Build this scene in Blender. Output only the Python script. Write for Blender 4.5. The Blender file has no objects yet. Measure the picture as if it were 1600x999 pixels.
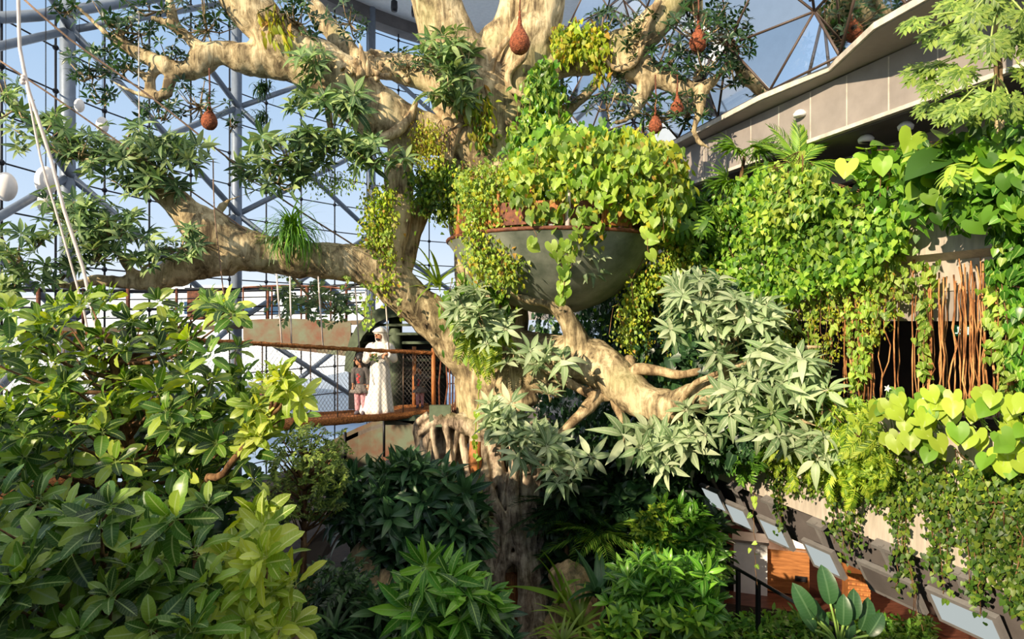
import bpy, math, random
import numpy as np
from mathutils import Vector, noise
R = np.random.default_rng(7)
random.seed(5)
C = bpy.context.scene.collection
CZ = 7.0          # camera height above the gallery floor level, metres
GZ = 0.5          # forest soil level
def P(u, v, d):   # point at depth d metres seen at photo position (u, v)
    return np.array([(u-800)/1000*d, d, CZ+(499.5-v)/1000*d])
def PP(rows): return [P(a, b, c) for a, b, c in rows]
def nz(a):
    a = np.asarray(a, float)
    return a/np.maximum(np.linalg.norm(a, axis=-1, keepdims=True), 1e-9)
# ---- balcony building line: a vertical plane receding to the left ----
FN = np.array([-.9535, -.3003, 0])      # inward normal
def FP(Y, o, z): return np.array([7.79-.315*Y-o*.9535, Y-o*.3003, z])
def F(u, v, o=0.):
    Y = (7.79-1.0481*o)/((u-800)/1000+.315)
    return P(u, v, Y)
# ---------------------------------------------------------------- meshes
class MB:
    def __init__(s): s.V = []; s.Fc = []; s.A = []; s.n = 0
    def add(s, V, faces, A=None):
        V = np.asarray(V, float).reshape(-1, 3)
        s.V.append(V); s.A.append(np.zeros((len(V), 3)) if A is None else np.asarray(A, float))
        for f in faces:
            f = np.asarray(f, int)
            if f.ndim == 1: f = f[None]
            s.Fc.append(f+s.n)
        s.n += len(V); return s
    def mesh(s, name, smooth=True):
        me = bpy.data.meshes.new(name)
        V = np.concatenate(s.V); A = np.concatenate(s.A)
        me.vertices.add(len(V)); me.vertices.foreach_set('co', V.ravel())
        li = np.concatenate([f.ravel() for f in s.Fc])
        sz = np.concatenate([np.full(len(f), f.shape[1]) for f in s.Fc])
        me.loops.add(len(li)); me.loops.foreach_set('vertex_index', li)
        me.polygons.add(len(sz))
        me.polygons.foreach_set('loop_start', np.concatenate([[0], np.cumsum(sz)[:-1]]))
        me.polygons.foreach_set('loop_total', sz)
        if A.any():
            a = me.attributes.new('lf', 'FLOAT_VECTOR', 'POINT'); a.data.foreach_set('vector', A.ravel())
        me.update(calc_edges=True)
        me.polygons.foreach_set('use_smooth', np.full(len(sz), smooth))
        return me
    def build(s, name, mat, parent=None, smooth=True, **tags):
        me = s.mesh(name, smooth); me.materials.append(mat)
        o = bpy.data.objects.new(name, me); C.objects.link(o)
        if parent is not None:
            o.parent = parent
            o.matrix_parent_inverse = parent.matrix_basis.inverted()
        for k, x in tags.items():
            if x: o[k] = x
        return o
def thing(name, label, cat, loc, group=None):
    o = bpy.data.objects.new(name, None); C.objects.link(o); o.location = tuple(loc); o.empty_display_size = .1
    o['label'] = label; o['category'] = cat
    if group: o['group'] = group
    return o
def struct_empty(name, loc=(0, 0, 0)):
    o = bpy.data.objects.new(name, None); C.objects.link(o); o.location = loc; o['kind'] = 'structure'; return o
def box(mb, c, s, ax=None):
    c = np.asarray(c, float); h = np.asarray(s, float)/2
    V = np.array([[x, y, z] for x in (-1, 1) for y in (-1, 1) for z in (-1, 1)])*h
    if ax is not None: V = V@np.asarray(ax)
    mb.add(V+c, [[[0, 1, 3, 2], [4, 6, 7, 5], [0, 4, 5, 1], [2, 3, 7, 6], [0, 2, 6, 4], [1, 5, 7, 3]]])
def hexa(mb, a, b):   # two quads joined
    mb.add(np.array(list(a)+list(b)), [[[0, 1, 2, 3], [7, 6, 5, 4], [0, 4, 5, 1], [1, 5, 6, 2], [2, 6, 7, 3], [3, 7, 4, 0]]])
def catmull(p, r, step):
    p = np.asarray(p, float); r = np.asarray(r, float)
    if len(p) < 3:
        n = max(2, int(np.linalg.norm(p[1]-p[0])/step)+1); t = np.linspace(0, 1, n)[:, None]
        return p[0]+(p[1]-p[0])*t, r[0]+(r[1]-r[0])*t[:, 0]
    q = np.vstack([2*p[0]-p[1], p, 2*p[-1]-p[-2]]); outp = []; outr = []
    for i in range(len(p)-1):
        a, b, c, d = q[i:i+4]; n = max(1, int(np.linalg.norm(c-b)/step))
        for k in range(n):
            t = k/n
            outp.append(.5*((2*b)+(c-a)*t+(2*a-5*b+4*c-d)*t*t+(3*b-a-3*c+d)*t**3)); outr.append(r[i]+(r[i+1]-r[i])*t)
    outp.append(p[-1]); outr.append(r[-1])
    return np.array(outp), np.array(outr)
def tube(mb, pts, r, seg=8, step=None, flat=None, wob=0.):
    pts = np.asarray(pts, float); r = np.broadcast_to(np.asarray(r, float), (len(pts),)).copy()
    if step: pts, r = catmull(pts, r, step)
    n = len(pts); T = nz(np.gradient(pts, axis=0)) if n > 2 else nz(np.vstack([pts[1]-pts[0]]*2))
    up = np.array([0, 0, 1.]) if abs(T[0][2]) < .9 else np.array([1., 0, 0])
    N = np.zeros((n, 3)); x = nz(np.cross(T[0], up)); N[0] = x
    for i in range(1, n):
        x = x-T[i]*np.dot(x, T[i]); x = nz(x); N[i] = x
    B = np.cross(T, N)
    a = np.linspace(0, 2*math.pi, seg, endpoint=False)
    rr = r[:, None]*np.ones(seg)
    if wob: rr = rr*(1+wob*R.standard_normal((n, seg))*.5)
    V = pts[:, None]+rr[..., None]*(N[:, None]*np.cos(a)[None, :, None]+(flat or 1)*B[:, None]*np.sin(a)[None, :, None])
    i = np.arange(n-1)[:, None]*seg; j = np.arange(seg)[None]; k = (j+1) % seg
    q = np.stack([i+j, i+k, i+seg+k, i+seg+j], -1).reshape(-1, 4)
    mb.add(V.reshape(-1, 3), [q, np.arange(seg)[::-1], (n-1)*seg+np.arange(seg)])
def rod(mb, a, b, r, seg=6): tube(mb, [a, b], [r, r], seg)
def lathe(mb, prof, c, seg=24, sx=1, sy=1, ax=None, wob=0):
    prof = np.asarray(prof, float); n = len(prof); a = np.linspace(0, 2*math.pi, seg, endpoint=False)
    V = np.stack([prof[:, 0, None]*np.cos(a)*sx, prof[:, 0, None]*np.sin(a)*sy, prof[:, 1, None]*np.ones(seg)], -1).reshape(-1, 3)
    if wob: V += R.standard_normal(V.shape)*wob
    if ax is not None: V = V@np.asarray(ax)
    i = np.arange(n-1)[:, None]*seg; j = np.arange(seg)[None]; k = (j+1) % seg
    q = np.stack([i+j, i+k, i+seg+k, i+seg+j], -1).reshape(-1, 4)
    mb.add(V+np.asarray(c), [q, np.arange(seg)[::-1], (n-1)*seg+np.arange(seg)])
def sphere(mb, c, r, seg=12, rings=8, ax=None, s=(1, 1, 1)):
    t = np.linspace(0, math.pi, rings+1); t[0] = .02; t[-1] -= .02
    lathe(mb, np.stack([np.sin(t)*r, -np.cos(t)*r*s[2]], -1), c, seg, s[0], s[1], ax)
def remesh(mb, voxel, smooth_it=6, adapt=0.):   # weld overlapping tubes into one continuous skin
    me = mb.mesh('tmp'); o = bpy.data.objects.new('tmp', me); C.objects.link(o)
    m = o.modifiers.new('r', 'REMESH'); m.mode = 'VOXEL'; m.voxel_size = voxel; m.adaptivity = adapt; m.use_smooth_shade = True
    if smooth_it:
        s = o.modifiers.new('s', 'SMOOTH'); s.iterations = smooth_it; s.factor = .5
    dg = bpy.context.evaluated_depsgraph_get(); out = bpy.data.meshes.new_from_object(o.evaluated_get(dg))
    bpy.data.objects.remove(o); bpy.data.meshes.remove(me)
    out.polygons.foreach_set('use_smooth', np.full(len(out.polygons), True))
    return out
def link_mesh(name, me, mat, parent=None):
    me.name = name; me.materials.clear(); me.materials.append(mat)
    o = bpy.data.objects.new(name, me); C.objects.link(o)
    if parent is not None:
        o.parent = parent; o.matrix_parent_inverse = parent.matrix_basis.inverted()
    return o
# ---------------------------------------------------------------- leaf shapes: (verts, faces, attr)
def blade(w=.3, n=6, droop=.25, fold=.12, prof=None, wave=0., x0=0., stalk=0.):
    V = []; A = []
    for i in range(n+1):
        t = i/n
        ww = (prof(t) if prof else math.sin(math.pi*min(1, max(0, t))**.8)**.8)*w/2
        if i == 0: ww = max(ww, .012)
        if i == n: ww = .004
        z = -droop*t*t; x = x0+stalk+t*(1-.25*droop*t)
        wv = wave*math.sin(i*2.6)
        for s in (-1, 0, 1):
            V.append([x, s*ww, z+abs(s)*(fold*ww*2+wv*ww)]); A.append([t, abs(s), 0])
    Fq = []
    for i in range(n):
        a = i*3; b = a+3
        Fq += [[a, b, b+1, a+1], [a+1, b+1, b+2, a+2]]
    V = np.array(V); A = np.array(A)
    if stalk:
        k = len(V); V = np.vstack([V, [[0, -.012, 0], [0, .012, 0], [stalk+.02, .01, 0], [stalk+.02, -.01, 0]]]); A = np.vstack([A, [[0, 0, 0]]*4]); Fq.append([k, k+1, k+2, k+3])
    return V, [np.array(Fq)], A
def polar(rfun, n=28, cup=.12, droop=.2, cx=.0):   # leaf from an outline r(theta) about its stalk point, tip towards +X
    th = np.linspace(-math.pi, math.pi, n, endpoint=False)
    r = np.array([rfun(a) for a in th])
    V = [[cx, 0, 0]]; A = [[0, .5, 0]]
    for fr in (.5, 1.):
        for a, q in zip(th, r):
            x = q*fr*math.cos(a)+cx; y = q*fr*math.sin(a)
            V.append([x, y, cup*abs(y)-droop*x*x*(1 if x > 0 else .6)]); A.append([fr, abs(math.sin(a)) if a else 0, 0])
    i = np.arange(n); j = (i+1) % n
    return np.array(V), [np.stack([np.zeros(n, int), 1+i, 1+j], -1), np.stack([1+i, 1+n+i, 1+n+j, 1+j], -1)], np.array(A)
def heart(): # tip at +X, notch at -X
    def f(a):
        a = abs(a)
        return .46+.2*math.exp(-(a/.32)**2)+.07*math.exp(-((a-2.3)/.5)**2)-.34*math.exp(-((a-math.pi)/.28)**2)
    return polar(f, 18, .22, .22, .0)
def small_heart():
    V = np.array([[0, 0, 0], [-.12, .26, .05], [.15, .42, .08], [.55, .28, .0], [1, 0, -.15], [.55, -.28, .0], [.15, -.42, .08], [-.12, -.26, .05], [.45, 0, -.03]])
    A = np.array([[0, 0, 0]]+[[.5, 1, 0]]*3+[[1, 0, 0]]+[[.5, 1, 0]]*3+[[.5, 0, 0]])
    return V, [np.array([[0, 8, 2, 1], [8, 4, 3, 2], [0, 7, 6, 8], [8, 6, 5, 4]])], A
def combine(parts):   # parts: (tpl, scale, matrix 3x3 rows=axes, offset)
    VV = []; FF = {3: [], 4: []}; AA = []; n = 0
    for (V, Fs, A), s, M, o in parts:
        VV.append((V*s)@M+o); AA.append(A)
        for f in Fs:
            FF[f.shape[1]].append(f+n)
        n += len(V)
    return np.vstack(VV), [np.vstack(x) for x in FF.values() if x], np.vstack(AA)
def axes(d, nrm):
    x = nz(d); y = nz(np.cross(nrm, x)); z = np.cross(x, y)
    return np.stack([x, y, z], -2)
def whorl(nl=8, w=.3, drop=.35, spread=1.25, seedv=0, seg=5, stalk=.12):   # palmate umbrella, axis +Z, radius ~1
    rg = np.random.default_rng(seedv); parts = []
    for i in range(nl):
        a = 2*math.pi*i/nl+rg.normal()*.12; el = math.pi/2-spread+rg.normal()*.12
        d = np.array([math.cos(a)*math.cos(el), math.sin(a)*math.cos(el), math.sin(el)])
        up = np.array([0, 0, 1.])
        parts.append((blade(w*rg.uniform(.85, 1.15), seg, drop*rg.uniform(.6, 1.4), .15, lambda t: math.sin(math.pi*t**.75)**.9, 0, 0, stalk), rg.uniform(.75, 1.), axes(d, up), np.zeros(3)))
    return combine(parts)
def fan_leaf(n=16, drop=.3, spread=2.5, seedv=0):    # fan palm blade
    rg = np.random.default_rng(seedv); parts = []
    for i in range(n):
        a = -spread+2*spread*i/(n-1)
        d = np.array([math.cos(a), math.sin(a), .08*rg.normal()])
        parts.append((blade(.13, 5, drop*rg.uniform(.5, 1.6), .3, lambda t: (min(1, t*3.2)*(1-t**2.5))), rg.uniform(.85, 1)*(1-.12*abs(a)/spread), axes(d, [0, 0, 1.]), np.zeros(3)))
    return combine(parts)
def frond(n=20, ll=.32, w=.14, drop=.55, ang=.9, seedv=0, wide=1.):   # feather frond along +X
    rg = np.random.default_rng(seedv); parts = []
    for i in range(n):
        t = (i+1)/n; x = t*(1-.2*drop*t); z = -drop*t*t*.8
        l = ll*math.sin(math.pi*(t*.82+.1))**.6
        for s in (-1, 1):
            aa = ang*(1-.45*t)
            d = np.array([math.cos(aa), s*math.sin(aa), -.25+rg.normal()*.06])
            parts.append((blade(w, 3, .3, .2), l, axes(d, [0, 0, 1.]), np.array([x, 0, z])))
    q = blade(.03, 8, drop*.8, 0, lambda t: 1-.7*t); parts.append((q, 1, np.eye(3), np.array([0, 0, .0])))
    return combine(parts)
def papaya_leaf(seedv=0):
    rg = np.random.default_rng(seedv); parts = []
    for i in range(7):
        a = -2.25+4.5*i/6; L = 1-.28*abs(a)/2.25
        d = np.array([math.cos(a), math.sin(a), -.08])
        M = axes(d, [0, 0, 1.])
        parts.append((blade(.27, 6, .22, .1, lambda t: .75+.5*math.sin(t*math.pi)-t*.9 if t < 1 else 0), L, M, np.zeros(3)))
        for t, l in ((.4, .42), (.62, .34)):
            for s in (-1, 1):
                d2 = np.array([math.cos(a+s*.75), math.sin(a+s*.75), -.15])
                parts.append((blade(.42, 3, .2, .08), l*L*rg.uniform(.85, 1.1), axes(d2, [0, 0, 1.]), d*t*L+np.array([0, 0, -.22*t*t*.5])))
    return combine(parts)
def monstera_leaf():
    parts = [(blade(.3, 6, .25, .1), 1, np.eye(3), np.zeros(3))]
    for i in range(7):
        t = -.1+i*.15
        for s in (-1, 1):
            aa = 2.0-.24*i; l = .56*math.sin(math.pi*(.22+.1*i))
            d = np.array([math.cos(aa), s*math.sin(aa), .02-.05*i])
            parts.append((blade(.24/max(l, .2)*.5+.08, 4, .3, .08, lambda t: (.9-.25*t) if t < .95 else .1), l, axes(d, [0, 0, 1.]), np.array([max(t, 0.), 0, -.02*i])))
    return combine(parts)
def strap(w=.08, n=9, droop=.7):
    V = []; A = []
    for i in range(n+1):
        t = i/n; ww = w/2*(1-t**2.2)+.002
        a = t*droop*2.2
        x = math.sin(a)/max(droop*2.2, 1e-3) if droop > .05 else t
        z = -(1-math.cos(a))/max(droop*2.2, 1e-3) if droop > .05 else 0
        for s in (-1, 0, 1): V.append([x, s*ww, z+abs(s)*ww*.35]); A.append([t, abs(s), 0])
    Fq = []
    for i in range(n):
        a = i*3; b = a+3; Fq += [[a, b, b+1, a+1], [a+1, b+1, b+2, a+2]]
    return np.array(V), [np.array(Fq)], np.array(A)
def place(mb, tpl, pos, d, nrm, size):
    V, Fs, A = tpl; pos = np.asarray(pos, float).reshape(-1, 3); k = len(pos)
    if not k: return
    x = nz(np.broadcast_to(d, (k, 3))+R.standard_normal((k, 3))*1e-4); y = nz(np.cross(np.broadcast_to(nrm, (k, 3)), x)); z = np.cross(x, y)
    M = np.stack([x, y, z], 1)
    size = np.broadcast_to(size, (k,))
    W = np.einsum('nj,kjc->knc', V, M)*size[:, None, None]+pos[:, None]
    off = (np.arange(k)*len(V))[:, None, None]
    mb.add(W.reshape(-1, 3), [(f[None]+off).reshape(-1, f.shape[1]) for f in Fs], np.tile(A, (k, 1)))
def place_mix(mb, tpls, pos, d, nrm, size):
    k = len(pos); d = np.broadcast_to(d, (k, 3)); nrm = np.broadcast_to(nrm, (k, 3)); size = np.broadcast_to(size, (k,))
    w = R.integers(0, len(tpls), k)
    for i, t in enumerate(tpls):
        m = w == i
        if m.any(): place(mb, t, np.asarray(pos)[m], d[m], nrm[m], size[m])
def inpoly(poly, n):   # random photo positions inside a polygon
    poly = np.array(poly, float); lo = poly.min(0); hi = poly.max(0); out = []
    while len(out) < n:
        q = lo+(hi-lo)*R.random((max(64, 2*n), 2)); c = np.zeros(len(q), bool); j = len(poly)-1
        for i in range(len(poly)):
            xi, yi = poly[i]; xj, yj = poly[j]
            hit = ((yi > q[:, 1]) != (yj > q[:, 1])) & (q[:, 0] < (xj-xi)*(q[:, 1]-yi)/((yj-yi) if yj != yi else 1e-9)+xi)
            c ^= hit; j = i
        out += list(q[c])
    return np.array(out[:n])
# ---------------------------------------------------------------- materials
def newmat(name):
    m = bpy.data.materials.new(name); m.use_nodes = True; nt = m.node_tree; nt.nodes.clear()
    out = nt.nodes.new('ShaderNodeOutputMaterial'); return m, nt, out
def nd(nt, t, **k):
    x = nt.nodes.new(t)
    for a, b in k.items():
        if a.startswith('i_'):
            key = a[2:]; x.inputs[int(key) if key.isdigit() else key.replace('_', ' ')].default_value = b
        else: setattr(x, a, b)
    return x
def ramp(nt, stops, fac, interp='LINEAR'):
    r = nt.nodes.new('ShaderNodeValToRGB'); r.color_ramp.interpolation = interp
    e = r.color_ramp.elements
    while len(e) < len(stops): e.new(.5)
    for x, (p, c) in zip(e, stops): x.position = p; x.color = (*c, 1) if len(c) == 3 else c
    nt.links.new(fac, r.inputs[0]); return r.outputs[0]
def hexc(h):
    h = h.lstrip('#'); c = [int(h[i:i+2], 16)/255 for i in (0, 2, 4)]
    return tuple(x/12.92 if x <= .04045 else ((x+.055)/1.055)**2.4 for x in c)
def leafmat(name, cols, vein=None, trans=.35, rough=.45, tcol=None, spec=.35, patch=0.):
    m, nt, out = newmat(name); L = nt.links
    g = nt.nodes.new('ShaderNodeNewGeometry')
    n = len(cols); col = ramp(nt, [((i+.5)/n, hexc(c)) for i, c in enumerate(cols)], g.outputs['Random Per Island'])
    tcx = nt.nodes.new('ShaderNodeTexCoord'); nz_ = nd(nt, 'ShaderNodeTexNoise', i_Scale=1.1, i_Detail=2.); L.new(tcx.outputs['Object'], nz_.inputs['Vector'])
    hs = nt.nodes.new('ShaderNodeHueSaturation'); L.new(col, hs.inputs['Color'])
    mr = nd(nt, 'ShaderNodeMapRange', i_1=.3, i_2=.7, i_3=.65, i_4=1.3); L.new(nz_.outputs['Fac'], mr.inputs[0]); L.new(mr.outputs[0], hs.inputs['Value'])
    col = hs.outputs[0]
    if vein:
        at = nd(nt, 'ShaderNodeAttribute', attribute_name='lf'); sp = nt.nodes.new('ShaderNodeSeparateXYZ'); L.new(at.outputs['Vector'], sp.inputs[0])
        mx = nt.nodes.new('ShaderNodeMix'); mx.data_type = 'RGBA'
        v = nd(nt, 'ShaderNodeMapRange', i_1=.05, i_2=.14, i_3=.8, i_4=0.); L.new(sp.outputs[1], v.inputs[0])
        # side veins
        ad = nd(nt, 'ShaderNodeMath', operation='SUBTRACT'); L.new(sp.outputs[0], ad.inputs[0])
        ml = nd(nt, 'ShaderNodeMath', operation='MULTIPLY', i_1=.12); L.new(sp.outputs[1], ml.inputs[0]); L.new(ml.outputs[0], ad.inputs[1])
        sn = nd(nt, 'ShaderNodeMath', operation='MULTIPLY', i_1=62.); L.new(ad.outputs[0], sn.inputs[0])
        s2 = nd(nt, 'ShaderNodeMath', operation='SINE'); L.new(sn.outputs[0], s2.inputs[0])
        s3 = nd(nt, 'ShaderNodeMapRange', i_1=.85, i_2=1., i_3=0., i_4=.25); L.new(s2.outputs[0], s3.inputs[0])
        mm = nd(nt, 'ShaderNodeMath', operation='MAXIMUM'); L.new(v.outputs[0], mm.inputs[0]); L.new(s3.outputs[0], mm.inputs[1])
        L.new(mm.outputs[0], mx.inputs[0]); L.new(col, mx.inputs[6]); mx.inputs[7].default_value = (*hexc(vein), 1); col = mx.outputs[2]
    b = nd(nt, 'ShaderNodeBsdfPrincipled', i_Roughness=rough); b.inputs['Specular IOR Level'].default_value = spec; L.new(col, b.inputs['Base Color'])
    t = nt.nodes.new('ShaderNodeBsdfTranslucent')
    h2 = nd(nt, 'ShaderNodeHueSaturation', i_Hue=.485, i_Saturation=1.2, i_Value=1.25); L.new(col, h2.inputs['Color']); L.new(h2.outputs[0], t.inputs['Color'])
    mx2 = nd(nt, 'ShaderNodeMixShader', i_0=trans); L.new(b.outputs[0], mx2.inputs[1]); L.new(t.outputs[0], mx2.inputs[2]); L.new(mx2.outputs[0], out.inputs[0])
    return m
def solid(name, col, rough=.6, metal=0., noise_amt=.15, scale=6., bump=.0, col2=None, spec=.4, bscale=None, stretch=None):
    m, nt, out = newmat(name); L = nt.links
    b = nd(nt, 'ShaderNodeBsdfPrincipled', i_Roughness=rough, i_Metallic=metal); b.inputs['Specular IOR Level'].default_value = spec
    tc = nt.nodes.new('ShaderNodeTexCoord'); src = tc.outputs['Object']
    if stretch:
        mp = nt.nodes.new('ShaderNodeMapping'); mp.inputs['Scale'].default_value = stretch; L.new(src, mp.inputs[0]); src = mp.outputs[0]
    n = nd(nt, 'ShaderNodeTexNoise', i_Scale=scale, i_Detail=6., i_Roughness=.6); L.new(src, n.inputs['Vector'])
    c1 = np.array(hexc(col)); c2 = np.array(hexc(col2)) if col2 else c1*(1-noise_amt*2)
    cc = ramp(nt, [(.35, tuple(c2)), (.65, tuple(np.minimum(c1*(1+noise_amt*.5), 1)))], n.outputs['Fac']); L.new(cc, b.inputs['Base Color'])
    if bump:
        n2 = nd(nt, 'ShaderNodeTexNoise', i_Scale=bscale or scale*4, i_Detail=8.); L.new(src, n2.inputs['Vector'])
        bp = nd(nt, 'ShaderNodeBump', i_Strength=bump, i_Distance=.03); L.new(n2.outputs['Fac'], bp.inputs['Height']); L.new(bp.outputs[0], b.inputs['Normal'])
    L.new(b.outputs[0], out.inputs[0]); return m
def bark(name, light, mid, dark, moss=None, moss_amt=.5, scale=1.):
    m, nt, out = newmat(name); L = nt.links
    b = nd(nt, 'ShaderNodeBsdfPrincipled', i_Roughness=.85); b.inputs['Specular IOR Level'].default_value = .2
    tc = nt.nodes.new('ShaderNodeTexCoord')
    n1 = nd(nt, 'ShaderNodeTexNoise', i_Scale=2.2*scale, i_Detail=8., i_Roughness=.65); L.new(tc.outputs['Object'], n1.inputs['Vector'])
    mp = nt.nodes.new('ShaderNodeMapping'); mp.inputs['Scale'].default_value = (9*scale, 9*scale, 1.6*scale); L.new(tc.outputs['Object'], mp.inputs[0])
    n2 = nd(nt, 'ShaderNodeTexNoise', i_Scale=1., i_Detail=9., i_Roughness=.7, i_Distortion=.8); L.new(mp.outputs[0], n2.inputs['Vector'])
    ad = nd(nt, 'ShaderNodeMath', operation='ADD'); L.new(n1.outputs['Fac'], ad.inputs[0]); L.new(n2.outputs['Fac'], ad.inputs[1])
    hf = nd(nt, 'ShaderNodeMath', operation='MULTIPLY', i_1=.5); L.new(ad.outputs[0], hf.inputs[0])
    col = ramp(nt, [(.41, hexc(dark)), (.49, hexc(mid)), (.57, hexc(light))], hf.outputs[0])
    if moss:
        n3 = nd(nt, 'ShaderNodeTexNoise', i_Scale=1.1, i_Detail=5.); L.new(tc.outputs['Object'], n3.inputs['Vector'])
        f = nd(nt, 'ShaderNodeMapRange', i_1=.55, i_2=.75, i_3=0., i_4=moss_amt); L.new(n3.outputs['Fac'], f.inputs[0])
        mx = nt.nodes.new('ShaderNodeMix'); mx.data_type = 'RGBA'; L.new(f.outputs[0], mx.inputs[0]); L.new(col, mx.inputs[6]); mx.inputs[7].default_value = (*hexc(moss), 1); col = mx.outputs[2]
    L.new(col, b.inputs['Base Color'])
    bp = nd(nt, 'ShaderNodeBump', i_Strength=.8, i_Distance=.06); L.new(hf.outputs[0], bp.inputs['Height']); L.new(bp.outputs[0], b.inputs['Normal'])
    L.new(b.outputs[0], out.inputs[0]); return m
def glassmat(name, tint=(.9, .95, 1), gl=.12):
    m, nt, out = newmat(name); L = nt.links
    t = nd(nt, 'ShaderNodeBsdfTransparent'); t.inputs[0].default_value = (*tint, 1)
    g = nd(nt, 'ShaderNodeBsdfGlossy', i_Roughness=.02); fr = nd(nt, 'ShaderNodeLayerWeight', i_Blend=gl)
    mx = nt.nodes.new('ShaderNodeMixShader'); L.new(fr.outputs['Fresnel'], mx.inputs[0]); L.new(t.outputs[0], mx.inputs[1]); L.new(g.outputs[0], mx.inputs[2]); L.new(mx.outputs[0], out.inputs[0]); return m
def emit(name, col, s):
    m, nt, out = newmat(name); e = nd(nt, 'ShaderNodeEmission', i_Strength=s); e.inputs[0].default_value = (*hexc(col), 1); nt.links.new(e.outputs[0], out.inputs[0]); return m
M = {}
M['bark'] = bark('pale_bark', 'CDBB95', '9C8B69', '5A4D3A', '66733A', .6)
M['bark_trunk'] = bark('trunk_bark', 'C6B69C', '968470', '54473A', '6A743C', .5, 1.3)
M['twig'] = bark('twig_bark', 'C8B48E', '9A8564', '65523B')
M['brown_stem'] = bark('brown_stem', '8A6A4A', '634830', '3C2A1C')
M['root'] = bark('aerial_root', 'D29E68', 'A06C42', '5C3A24')
M['steel'] = solid('blue_grey_steel', '7F8792', .45, .2, .08)
M['dark_steel'] = solid('dark_rod', '23242A', .4, .5, .1)
M['rust'] = solid('rusty_rail', '7A4A34', .7, .3, .3, 12, .1, '4A2E24')
M['patina'] = solid('patina_bronze', '596250', .6, .3, .3, 2.2, .1, '66402F')
M['patina_dark'] = solid('patina_green_steel', '5E6B55', .6, .3, .25, 3., .1, '3C4638')
M['bowl'] = solid('weathered_bowl', '8C9084', .6, .15, .25, 1.6, .25, '5C6458', bscale=3)
M['coir'] = solid('coir_rope', 'B0713C', .95, 0, .3, 30, .8, '6A3E20', bscale=60)
M['timber'] = solid('orange_timber', 'BC7A40', .6, 0, .2, 5, .2, '7A4626', stretch=(8, 8, 1))
M['net'] = solid('grey_net', '8A847E', .8)
M['rope_pale'] = solid('pale_rope', 'D8C8C0', .8, 0, .1)
M['rope_brown'] = solid('brown_rope', '8E7460', .9, 0, .2, 30)
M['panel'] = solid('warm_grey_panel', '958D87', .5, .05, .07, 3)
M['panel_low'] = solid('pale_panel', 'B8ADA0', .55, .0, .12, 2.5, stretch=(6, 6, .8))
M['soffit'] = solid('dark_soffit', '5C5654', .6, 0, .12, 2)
M['lip'] = solid('cream_edge', 'D0C6B8', .5)
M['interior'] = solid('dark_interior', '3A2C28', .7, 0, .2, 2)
M['wood_floor'] = solid('red_wood_floor', '6C4234', .35, 0, .25, 3, .1, '4A2C20', stretch=(1, 9, 1))
M['honey_wood'] = solid('honey_wood', 'A06A3C', .45, 0, .15, 3, 0, '7A4C28', stretch=(1, 1, 9))
M['white'] = solid('white_paint', 'E8E8E6', .5, 0, .04)
M['offwhite'] = solid('offwhite_finish', 'F2E6DA', .5, 0, .04)
M['soil'] = solid('dark_soil', '2E241C', .95, 0, .3, 4, .6)
M['rock'] = bark('rockwork', 'B39B74', '8A7658', '54483A', '5A6A34', .6, .8)
M['glass'] = glassmat('clear_glass')
M['nest'] = solid('woven_nest', '9A5638', .95, 0, .35, 25, 1., '5C3020', bscale=45)
M['hole'] = solid('nest_hole', '1A0E0A', .9)
M['skin'] = solid('skin', 'C08A68', .6, 0, .05)
M['thobe'] = solid('white_cotton', 'EDE8E0', .8, 0, .04, 8, .1)
M['hair'] = solid('black_hair', '1A1414', .5, 0, .1)
M['grey_dress'] = solid('grey_jersey', '5C5654', .85, 0, .1, 12)
M['skirt'] = solid('dark_print_skirt', '4A4644', .85, 0, .4, 45, 0, '8C847E')
M['pink'] = solid('pink_leggings', 'D8A0A8', .8, 0, .15, 30)
M['red'] = solid('red_print', 'B84848', .8)
M['shoe'] = solid('grey_shoe', '6A6470', .7)
M['fishscreen'] = solid('pale_screen', 'D8E2DE', .15, 0, .1, 2)
M['dark_frame'] = solid('grey_frame', '8A8684', .4, .3, .08)
M['lamp_black'] = solid('black_lamp', '15151A', .5)
M['mirror'] = solid('mirror_panel', 'C8CCD0', .03, 1., .02)
M['street'] = solid('sunlit_paving', '9AAABD', .8, 0, .12, .08, 0, '6F86A4')
M['red_car'] = solid('red_paint', 'B04A50', .3); M['car'] = solid('silver_paint', 'D8DCE2', .3, .3, .05); M['carglass'] = solid('tinted_glass', '35506A', .1)
# leaf materials
M['l_big'] = leafmat('glossy_big_leaf', ['1E3A16', '2C4C1A', '406822', '5C842C', '84A03A', 'AABA4C'], 'A8BA70', .38, .35)
M['l_tree'] = leafmat('kapok_leaf', ['345030', '46663A', '5A7C46', '769454', '98AC6C'], 'A4B280', .28, .5)
M['l_grey'] = leafmat('dusty_kapok_leaf', ['6A8458', '7C9466', '8EA474', 'A2B488', 'B8C49C'], 'C0C8A4', .3, .5)
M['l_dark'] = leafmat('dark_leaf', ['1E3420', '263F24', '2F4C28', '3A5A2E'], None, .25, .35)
M['l_yel'] = leafmat('yellow_creeper', ['8C9A24', 'A8B02C', 'C4C43C', 'B4A838', '8A9C2C', 'A8B834', '7E9A2A', 'B08A3C'], None, .4)
M['l_vine'] = leafmat('bright_vine_leaf', ['5E8426', '7A9E30', '96B43E', 'AEC654', '6A9030'], 'C8D888', .4)
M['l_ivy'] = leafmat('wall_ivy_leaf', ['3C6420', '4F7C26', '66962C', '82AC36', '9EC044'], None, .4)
M['l_olive'] = leafmat('olive_leaf', ['3C5220', '546C2A', '70863A', '8C9C4A'], None, .35)
M['l_gold'] = leafmat('golden_green_leaf', ['6E8E2A', '90A838', 'ACBC4A', 'C4CC60', '7E9A30'], 'D0D890', .42, .35)
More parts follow.
